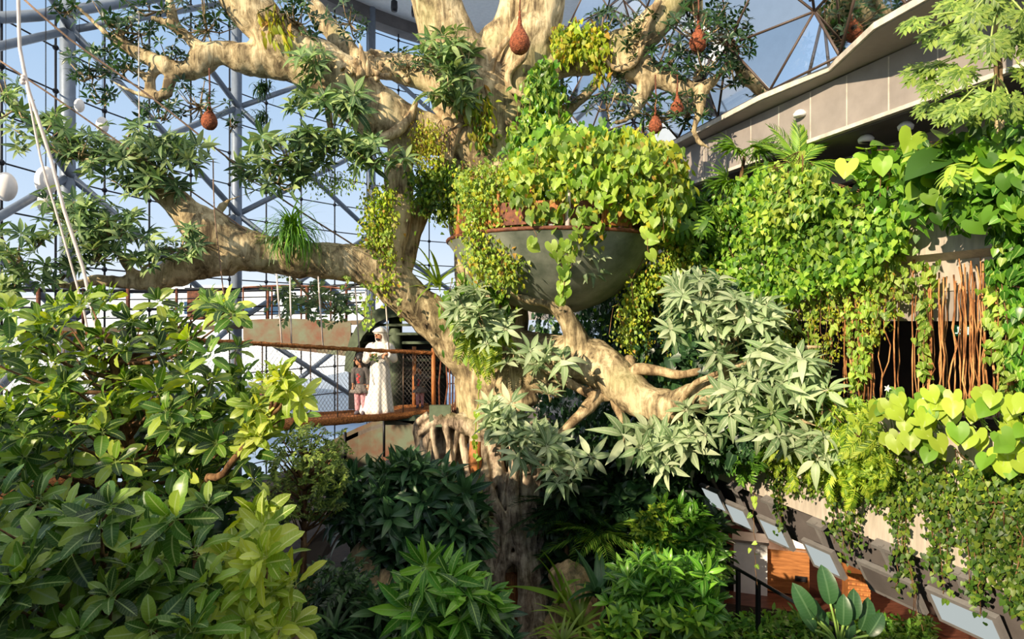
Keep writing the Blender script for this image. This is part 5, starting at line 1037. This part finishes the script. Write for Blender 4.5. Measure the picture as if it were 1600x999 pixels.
for k, (u, v, d, r, up_, lab, hole) in enumerate([(812, 62, 11.5, 16, 75, 'largest woven teardrop nest hanging in front of the forked trunk', 0), (1091, 62, 11.6, 13.5, 60, 'reddish woven nest with round entrance hole hanging at upper right', 1), (327, 186, 11.6, 12, 62, 'woven nest hanging alone under the upper left limb', 0), (1058, 167, 11.7, 10.5, 40, 'small woven nest, upper one of the two under the right limb', 0), (1024, 194, 11.8, 10.5, 60, 'small woven nest, lower one of the two under the right limb', 0)]):
    c = P(u, v, d); r0 = r/1000*d; t = thing('woven_nest', lab, 'nest', c-[0, 0, r0*1.4], 'woven bird nests hanging from the limbs')
    b = MB(); s_ = r0; pr = [(.02, -1.42), (.4, -1.36), (.75, -1.1), (.96, -.7), (1., -.3), (.9, .15), (.68, .6), (.45, .98), (.27, 1.35), (.17, 1.8), (.12, 2.3), (.1, 2.8)]
    pr2, _ = catmull(np.array([[a*s_, z*s_, 0] for a, z in pr]), np.ones(len(pr)), s_*.12); lathe(b, [(max(p[0], .002), p[1]) for p in pr2], c, 30, wob=s_*.018); b.build('nest_body', M['nest'], t)
    b = MB(); tube(b, [c+[0, 0, 2.6*s_], c+[.01, 0, 2.6*s_+(up_-30)/1000*d*.5], c+[0, 0, up_/1000*d+.2]], .014, 6); b.build('cord', M['rust'], t)
    if hole:
        b = MB(); hc = c+[.45*s_, -.86*s_, -.1*s_]; lathe(b, [(0, 0), (.26*s_, 0), (.3*s_, .02), (.0, .04)], hc, 16, ax=np.stack([nz(np.array([.88, .46, 0])), [0, 0, 1.], nz(np.array([.46, -.88, 0]))])); b.build('entrance_hole', M['hole'], t)
def rope(lab, rows, r, mat, name='rope', sub=None):
    c = P(*rows[-1]); b = MB(); tube(b, PP(rows), r, 6, .3); o = b.build(name, M[mat]); o['label'] = lab; o['category'] = 'rope' if name == 'rope' else 'cable'; return o
rope('thick white rope hanging down at the far upper left', [(28, -30, 8.6), (31, 75, 8.6), (38, 112, 8.6), (45, 142, 8.6), (80, 250, 8.6), (100, 328, 8.6), (130, 420, 8.6), (143, 480, 8.6), (160, 560, 8.6)], .022, 'rope_pale')
rope('thinner white rope beside the thick one at far left', [(40, 125, 8.7), (64, 250, 8.7), (85, 322, 8.7), (120, 445, 8.7), (132, 490, 8.7), (145, 560, 8.7)], .014, 'rope_pale')
b = MB()
for q in range(4): sphere(b, P(37+R.normal()*1.5, 120+3*q, 8.58), .03, 8, 6)
o = b.build('rope_knot', M['rope_pale']); o['label'] = 'knot of white rope joining the two ropes at far left'; o['category'] = 'knot'
rope('long brown cable running diagonally from upper left to the limb crook', [(30, -8, 9.5), (110, 62, 9.8), (240, 155, 10.4), (425, 300, 11.4), (560, 388, 12.2)], .016, 'rope_brown', 'cable')
rope('second brown cable running diagonally below the long one', [(-20, 82, 9.2), (75, 145, 9.5), (190, 225, 10), (300, 300, 10.6), (420, 385, 11.2)], .014, 'rope_brown', 'cable')
rope('thin vertical cord in front of the branch loop', [(217, 20, 11.4), (217, 140, 11.4), (219, 260, 11.3)], .009, 'rope_pale')
rope('pale cord hanging beside the left limb down to the railing', [(333, 250, 10.6), (335, 330, 10.6), (345, 420, 10.6), (356, 520, 10.4)], .01, 'rope_brown')
# ---- rope bridge
BR = [(700, 553, 641, 13.3), (630, 550, 648, 12.7), (550, 546, 655, 11.9), (470, 541, 662, 11.1), (380, 536, 676, 10.3), (300, 531, 694, 9.6), (200, 526, 720, 8.8), (100, 522, 750, 8.2), (-20, 517, 790, 7.5)]
t = thing('rope_bridge', 'hanging rope bridge with thick coir handrails and netted sides reaching the trunk', 'bridge', P(660, 645, 13)-[0, 0, .1])
rl = PP([(a, b_, d) for a, b_, c_, d in BR]); dk = rl.__class__([np.array([r_[0], r_[1], P(a, c_, d)[2]]) for r_, (a, b_, c_, d) in zip(rl, BR)])
rq, _ = catmull(rl, np.ones(len(rl)), .15); dq, _ = catmull(dk, np.ones(len(dk)), .15); m_ = min(len(rq), len(dq)); rq = rq[:m_]; dq = dq[:m_]
tg = nz(np.gradient(rq[:, :2], axis=0)); back = np.stack([-tg[:, 1], tg[:, 0], 0*tg[:, 0]], -1); back[back[:, 1] < 0] *= -1
for nm, off in (('handrail', 0), ('handrail', .9)):
    b = MB(); q = rq+back*off
    tube(b, q, .034, 10)
    for s in range(2):   # rope lay wound round the core
        a = np.arange(len(q)*6)/6; qi = np.stack([np.interp(a, np.arange(len(q)), q[:, i]) for i in range(3)], -1); ph = a*1.9+s*math.pi
        tube(b, qi+np.stack([0*ph, np.cos(ph)*.024, np.sin(ph)*.024], -1), .019, 6)
    b.build(nm, M['coir'], t)
b = MB()
for i in range(m_-1):
    z = np.array([0, 0, -.07]); hexa(b, [dq[i], dq[i+1], dq[i+1]+back[i+1]*.9, dq[i]+back[i]*.9], [dq[i]+z, dq[i+1]+z, dq[i+1]+back[i+1]*.9+z, dq[i]+back[i]*.9+z])
b.build('deck', M['coir'], t, False)
for off in (0, .9):
    b = MB(); tube(b, dq+back*off-[0, 0, .02], .07, 10, None, None, .25); b.build('deck_edge', M['coir'], t)
    b = MB(); L_ = m_; k = 7
    q0, q1 = rq+back*off, dq+back*off; step = 9
    for i in range(0, (L_-1)*2):
        for s in (-1, 1):
            pts = []
            for j in range(0, 6):
                x = (i+s*j*2.4)/2; 
                if x < 0 or x > L_-1: continue
                a = int(min(x, L_-2)); f = x-a; p0 = q0[a]*(1-f)+q0[a+1]*f; p1 = q1[a]*(1-f)+q1[a+1]*f; pts.append(p0+(p1-p0)*j/5)
            if len(pts) > 1: tube(b, pts, .0026, 3)
    b.build('netting', M['net'], t, kind='stuff' )
for i in range(6, m_, 9):
    for off in (0, .9):
        b = MB(); tube(b, [rq[i]+back[i]*off, dq[i]+back[i]*off], .012, 6); b.build('tie_rope', M['rope_brown'], t)
for u, v0, d in ((435, 428, 10.8), (456, 432, 11.0), (500, 432, 11.3), (557, 436, 12.0), (606, 478, 12.5)):
    i = int(np.argmin(np.abs(rq[:, 0]/rq[:, 1]-(u-800)/1000))); b = MB(); tube(b, [P(u-3, v0, rq[i][1]), rq[i]], .014, 6); b.build('hanger_rope', M['rope_pale'], t)
for i, off in ((2, 0), (2, .9)):
    p = rq[i]+back[i]*off; q = dq[i]+back[i]*off; b = MB(); tube(b, [q-[0, 0, .05], p+[0, 0, .1]], .045, 12); b.build('timber_post', M['timber'], t)
for k in range(6):
    p = P(690+6*k, 553, 13.1+.05*k); q = P(688+5*k+R.normal()*3, 655, 12.9); b = MB(); tube(b, [p, (p+q)/2+R.normal(0, .03, 3), q], .018, 6); b.build('side_rope', M['rust'], t)
# landing
c = P(683, 652, 13.15); t = thing('bridge_landing', 'green metal landing plate joining rope bridge to the rooted trunk', 'platform', c-[0, 0, .25])
b = MB(); box(b, P(688, 650, 12.6), [.42, .12, .42]); b.build('end_plate', M['patina_dark'], t, False)
b = MB(); e = [P(u, v, 12.75) for u, v in ((612, 654), (630, 660), (650, 664), (676, 666))]; e2 = [P(u, v, 12.75) for u, v in ((612, 652), (630, 650), (650, 649), (676, 648))]
for i in range(3): o_ = np.array([0, .1, 0]); hexa(b, [e[i], e[i+1], e2[i+1], e2[i]], [e[i]+o_, e[i+1]+o_, e2[i+1]+o_, e2[i]+o_])
b.build('fascia', M['patina_dark'], t, False)
b = MB(); box(b, P(668, 651, 13.6), [1.5, 1.7, .08]); b.build('deck', M['patina'], t, False)
# ---- people
def loft(mb, rings, seg=32, fold=0., nf=9, caps=True):
    rs = np.array(rings, float); n = len(rs); a = np.linspace(0, 2*math.pi, seg, endpoint=False); V = []
    for i, (z, cx, cy, rx, ry) in enumerate(rs):
        f = fold*max(0, 1-i/(n*.75)); r = 1+f*np.cos(nf*a+i*.25)+f*.6*np.cos((nf-4)*a+1.)
        V.append(np.stack([cx+rx*r*np.cos(a), cy+ry*r*np.sin(a), np.full(seg, z)], -1))
    i = np.arange(n-1)[:, None]*seg; j = np.arange(seg)[None]; k = (j+1) % seg
    q = np.stack([i+j, i+k, i+seg+k, i+seg+j], -1).reshape(-1, 4); mb.add(np.array(V).reshape(-1, 3), [q, np.arange(seg)[::-1], (n-1)*seg+np.arange(seg)])
def hand(mb, w, d, side, s=1., curl=.5, nrm=(0, 0, 1.)):
    """palm at wrist w pointing along d with five bent fingers"""
    A = axes(np.array(d, float), np.array(nrm, float)); x, y, z = A
    tube(mb, [w, w+x*.04*s, w+x*.085*s], [.024*s, .036*s, .034*s], 10, .01, .5)
    for k, (o_, l) in enumerate(((-.027, .062), (-.009, .074), (.009, .07), (.027, .054))):
        a = w+x*.08*s+y*o_*s; b1 = a+(x*math.cos(curl*.6)-z*math.sin(curl*.6))*l*.5*s; b2 = b1+(x*math.cos(curl*1.8)-z*math.sin(curl*1.8))*l*.5*s
        tube(mb, [a, b1, b2], [.0095*s, .009*s, .0075*s], 8)
    a = w+x*.03*s+y*side*-.028*s; b1 = a+(x*.6-y*side*.8)*.035*s; tube(mb, [a, b1, b1+(x*.9-y*side*.2-z*.3)*.03*s], [.012*s, .011*s, .009*s], 8)
def person(name, lab, base, H, arms, face, dress, rz=0., child=False):
    """arms: ((elbow, wrist, hand direction), ...) in units of H about the feet"""
    t = thing(name, lab, 'person', base, 'people on the rope bridge'); base = np.array(base)
    hs = .076 if not child else .098; hz = 1-hs*1.0; sh = .815 if not child else .765; hw = .112 if not child else .1
    g_ = lambda x, y, z: base+np.array([x, y, z])*H
    mb = MB(); fv = nz(np.array([face[0], face[1], 0])); lat = np.array([-fv[1], fv[0], 0])
    loft(mb, [(g_(0, 0, z)[2], base[0], base[1], rx*H, ry*H) for z, rx, ry in ((.45, .05, .04), (.47, .075, .055), (.56, .066, .05), (.66, .072, .052), (sh-.05, .085, .052), (sh-.015, .07, .045), (sh, .04, .035))], 20)
    tube(mb, [g_(0, 0, sh-.02), g_(0, 0, hz-.03)], .031*H, 10)
    hc = g_(*(fv*.012)[:2], hz); A3 = np.stack([lat, fv, [0, 0, 1.]]); sphere(mb, hc, hs*H*.8, 20, 14, A3, (.82, .95, 1.22))
    sphere(mb, hc+fv*hs*H*.25-[0, 0, hs*H*.55], hs*H*.42, 12, 8)                           # jaw
    tube(mb, [hc+fv*hs*H*.74+[0, 0, hs*H*.12], hc+fv*hs*H*.95-[0, 0, hs*H*.2]], [.006*H, .011*H], 8)   # nose
    for s in (-1, 1):
        sphere(mb, hc+lat*s*hs*H*.68-[0, 0, .02*H*0], hs*H*.16, 8, 6, None, (.6, 1, 1.3))
        tube(mb, [g_(s*.045, 0, .5), g_(s*.05, -.006, .28), g_(s*.052, .006, .05)], np.array([.056, .04, .026])*H, 12, .04)
        tube(mb, [g_(s*.052, .02, .025), g_(s*.056, -.06, .016)], np.array([.025, .018])*H, 10)
    lat2 = np.array([1., 0, 0])
    for s, (el, wr, hd, cu) in zip((-1, 1), arms):
        S = g_(s*hw, 0, sh-.03); E = g_(*el); W_ = g_(*wr); tube(mb, [g_(s*.05, 0, sh-.03), S, S*.5+E*.5, E, E*.5+W_*.5, W_], np.array([.036, .035, .03, .026, .024, .017])*H, 12, .03)
        hand(mb, W_, hd, s, H/1.7, cu, (0, -.3, 1.) if abs(hd[2]) < .8 else (0, -1., 0))
    m_ = remesh(mb, .0075, 2); link_mesh('body', m_, M['skin'], t)
    for s in (-1, 1):
        b = MB(); sphere(b, hc+fv*hs*H*.72+lat*s*hs*H*.28+[0, 0, hs*H*.1], .0075*H, 8, 6); b.build('eye', M['hole'], t)
    b = MB(); tube(b, [hc+fv*hs*H*.76+lat*x-[0, 0, hs*H*.45] for x in (-.014*H, 0, .014*H)], .003*H, 6); b.build('mouth', M['red'], t)
    return t, g_, hc, fv, lat, hs*H
# man in white robe
i = int(np.argmin(np.abs(rq[:, 0]/rq[:, 1]-(600-800)/1000))); fp = dq[i]+back[i]*.42
H = (CZ+(499.5-513)/1000*fp[1])-fp[2]; fp = fp+np.array([P(594, 0, fp[1])[0]-fp[0], 0, 0])
t, g_, hc, fv, lat, hr = person('person', 'tall person in long white robe and white head cloth leaning on bridge handrail', fp, H, [((-.15, -.07, .63), (-.075, -.15, .695), (.8, -.4, .2), .5), ((.17, -.05, .64), (.1, -.17, .71), (-.5, -.6, -.5), 1.1)], (-.45, -.9), 'robe')
b = MB(); loft(b, [(g_(0, 0, z)[2], g_(x, 0, 0)[0], g_(0, y, 0)[1], rx*H, ry*H) for z, x, y, rx, ry in ((.012, -.04, .0, .185, .12), (.06, -.038, 0, .178, .118), (.2, -.03, 0, .158, .11), (.35, -.018, 0, .135, .1), (.47, -.006, 0, .118, .09), (.58, 0, 0, .104, .082), (.68, 0, 0, .108, .08), (.76, 0, 0, .122, .078), (.8, 0, 0, .118, .075), (.825, 0, 0, .08, .058), (.845, 0, 0, .045, .045))], 64, .1, 9); b.build('robe', M['thobe'], t)
for s, el, wr in ((-1, (-.15, -.07, .63), (-.085, -.14, .69)), (1, (.17, -.05, .64), (.115, -.155, .70))):
    b = MB(); tube(b, [g_(s*.07, 0, .795), g_(s*.12, -.01, .765), g_(*el), g_(*wr)], np.array([.048, .052, .042, .034])*H, 14, .03); b.build('sleeve', M['thobe'], t)
b = MB()   # head cloth with tail over the shoulder
th = np.linspace(.0, 1, 9); back_ = -fv
loft(b, [(hc[2]+z*hr, hc[0]+back_[0]*o_*hr, hc[1]+back_[1]*o_*hr, rx*hr, ry*hr) for z, o_, rx, ry in ((-1.9, .75, .8, .55), (-1.3, .6, .85, .6), (-.7, .42, .88, .72), (-.1, .32, .9, .82), (.35, .12, .96, .98), (.65, .05, .92, .95), (.9, 0, .72, .75), (1.1, 0, .4, .42), (1.16, 0, .08, .08))], 28, .05, 7); b.build('head_cloth', M['thobe'], t)
b = MB(); tube(b, [hc+np.array([math.cos(a)*lat[0]*.97+math.sin(a)*fv[0], math.cos(a)*lat[1]*.97+math.sin(a)*fv[1], 0])*hr*.96+[0, 0, hr*(.42+.1*math.sin(a))] for a in np.linspace(0, 2*math.pi, 25)], .02, 8); b.build('head_band', M['thobe'], t)
b = MB(); sphere(b, hc+fv*hr*.3-[0, 0, hr*.66], hr*.4, 12, 8, None, (1, 1, .75)); b.build('beard', M['hair'], t)
b = MB(); pp = np.array([g_(-.03, -.17, .66)+R.normal(0, .05, 3) for _ in range(14)]); place_mix(b, [SH], pp, nz(R.normal(0, 1, (14, 3))), nz(R.normal(0, .4, (14, 3))+[0, -1, 0]), .06); o = b.build('leaf_sprig', M['l_ivy']); o['label'] = 'small green leafy sprig in front of the white robe at the handrail'; o['category'] = 'sprig'
# girls
def girl(lab, u, vtop, off, face, arms, hair_long, shift=0):
    i = int(np.argmin(np.abs((rq[:, 0]+back[:, 0]*off)/(rq[:, 1]+back[:, 1]*off)-(u-800)/1000))); fp = dq[i]+back[i]*off
    H = (CZ+(499.5-vtop)/1000*fp[1])-fp[2]; t, g_, hc, fv, lat, hr = person('person', lab, fp, H, arms, face, 'dress', child=True)
    b = MB(); loft(b, [(g_(0, 0, z)[2], fp[0], fp[1], rx*H, ry*H) for z, rx, ry in ((.47, .092, .072), (.55, .08, .062), (.65, .086, .064), (.715, .1, .062), (.752, .088, .056), (.772, .05, .042))], 28, .02); b.build('dress_top', M['grey_dress'], t)
    b = MB(); loft(b, [(g_(0, 0, z)[2], fp[0], fp[1], rx*H, ry*H) for z, rx, ry in ((.36, .16, .13), (.4, .148, .12), (.45, .115, .095), (.49, .092, .078), (.5, .09, .07))], 40, .09, 9); b.build('skirt', M['skirt'], t)
    for s, (el, wr, hd, cu) in zip((-1, 1), arms):
        b = MB(); tube(b, [g_(s*.05, 0, .752), g_(s*.095, 0, .735), g_(*el), (g_(*wr)*.85+g_(*el)*.15)], np.array([.042, .047, .036, .026])*H, 12, .03); b.build('sleeve', M['grey_dress'], t)
        b = MB(); tube(b, [g_(s*.045, 0, .46), g_(s*.05, -.006, .28), g_(s*.052, .006, .06)], np.array([.06, .046, .034])*H, 12, .04); b.build('legging', M['pink'], t)
        b = MB(); tube(b, [g_(s*.052, .03, .035), g_(s*.054, -.02, .035), g_(s*.058, -.085, .026)], np.array([.036, .036, .026])*H, 10); b.build('shoe', M['shoe'], t)
    b = MB(); ax = np.stack([lat, fv, [0, 0, 1.]]); sphere(b, hc-fv*hr*.16+[0, 0, hr*.2], hr*.92, 18, 12, ax, (.88, .95, 1.1))
    if hair_long: tube(b, [hc-fv*hr*.4, hc-fv*hr*.75-[0, 0, hr*.8], hc-fv*hr*.8-[0, 0, hr*1.7]], [hr*.75, hr*.62, hr*.3], 14, .02)
    b.build('hair', M['hair'], t)
    b = MB()
    for q in range(5): sphere(b, g_(-.02+R.normal()*.012, -.062, .66-.032*q), .02*H, 10, 6, None, (1.3, .35, .9))
    b.build('dress_print', M['red'], t)
    return t, g_, hc, fv, lat, hr
t, g_, hc, fv, lat, hr = girl('girl in grey dress and pink leggings holding dark glasses, left of the white robe', 557, 553, .5, (-1, -.35), [((-.11, -.03, .6), (-.1, -.09, .5), (0, -.2, -1), .3), ((.13, .0, .6), (.14, -.05, .47), (.05, -.1, -1), .4)], True)
b = MB()
for s in (-1, 1): lathe(b, [(0, 0), (hr*.24, 0), (hr*.24, .006), (0, .006)], hc+fv*hr*.82+lat*s*hr*.3+[0, 0, hr*.1], 14, ax=np.stack([lat, [0, 0, 1.], fv]))
tube(b, [hc+fv*hr*.84+lat*hr*x+[0, 0, hr*.1] for x in (-.5, 0, .5)], .003, 5); b.build('sunglasses', M['lamp_black'], t)
girl('smallest girl in dark top behind the timber post holding it with one hand', 652, 570, .62, (-.6, -.8), [((-.1, -.02, .6), (-.1, -.06, .49), (0, -.2, -1), .3), ((.17, -.06, .68), (.28, -.16, .72), (1, -.3, .2), .9)], False)
# ================================================================ camera, sky, sun
cam = bpy.data.cameras.new('camera'); co = bpy.data.objects.new('camera', cam); C.objects.link(co)
co.location = (0, 0, CZ); co.rotation_euler = (math.pi/2, 0, 0); cam.lens = 22.5; cam.sensor_width = 36; cam.clip_end = 900; cam.clip_start = .05
bpy.context.scene.camera = co
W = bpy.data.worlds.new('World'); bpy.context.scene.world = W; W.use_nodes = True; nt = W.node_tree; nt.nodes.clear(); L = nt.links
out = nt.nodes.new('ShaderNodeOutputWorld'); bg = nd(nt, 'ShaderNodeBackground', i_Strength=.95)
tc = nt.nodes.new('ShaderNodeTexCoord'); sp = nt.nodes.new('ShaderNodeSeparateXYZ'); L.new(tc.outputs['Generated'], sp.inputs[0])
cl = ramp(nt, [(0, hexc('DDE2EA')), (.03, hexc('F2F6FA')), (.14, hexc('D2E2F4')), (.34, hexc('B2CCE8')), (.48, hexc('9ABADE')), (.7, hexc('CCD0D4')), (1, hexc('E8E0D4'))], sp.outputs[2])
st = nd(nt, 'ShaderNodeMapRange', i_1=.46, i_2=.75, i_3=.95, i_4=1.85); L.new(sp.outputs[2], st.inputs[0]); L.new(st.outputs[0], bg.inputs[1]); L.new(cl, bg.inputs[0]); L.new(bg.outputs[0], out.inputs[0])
def setsun(dirv, s, col, ang):
    l = bpy.data.lights.new('sun', 'SUN'); l.energy = s; l.color = col; l.angle = ang
    o = bpy.data.objects.new('sun', l); C.objects.link(o); o.rotation_euler = Vector(dirv).to_track_quat('-Z', 'Y').to_euler(); o.location = (-10, -10, 20)
setsun((.64, .70, -.36), 7.4, (1, .83, .6), .012)
sc = bpy.context.scene
sc.view_settings.view_transform = 'Standard'; sc.view_settings.look = 'None'; sc.view_settings.exposure = .22; sc.view_settings.gamma = 1; sc.view_settings.use_curve_mapping = False
try:
    sc.cycles.use_denoising = True; sc.cycles.max_bounces = 6; sc.cycles.diffuse_bounces = 3; sc.cycles.glossy_bounces = 3; sc.cycles.transmission_bounces = 4; sc.cycles.transparent_max_bounces = 8; sc.cycles.sample_clamp_indirect = 5.
except Exception: pass
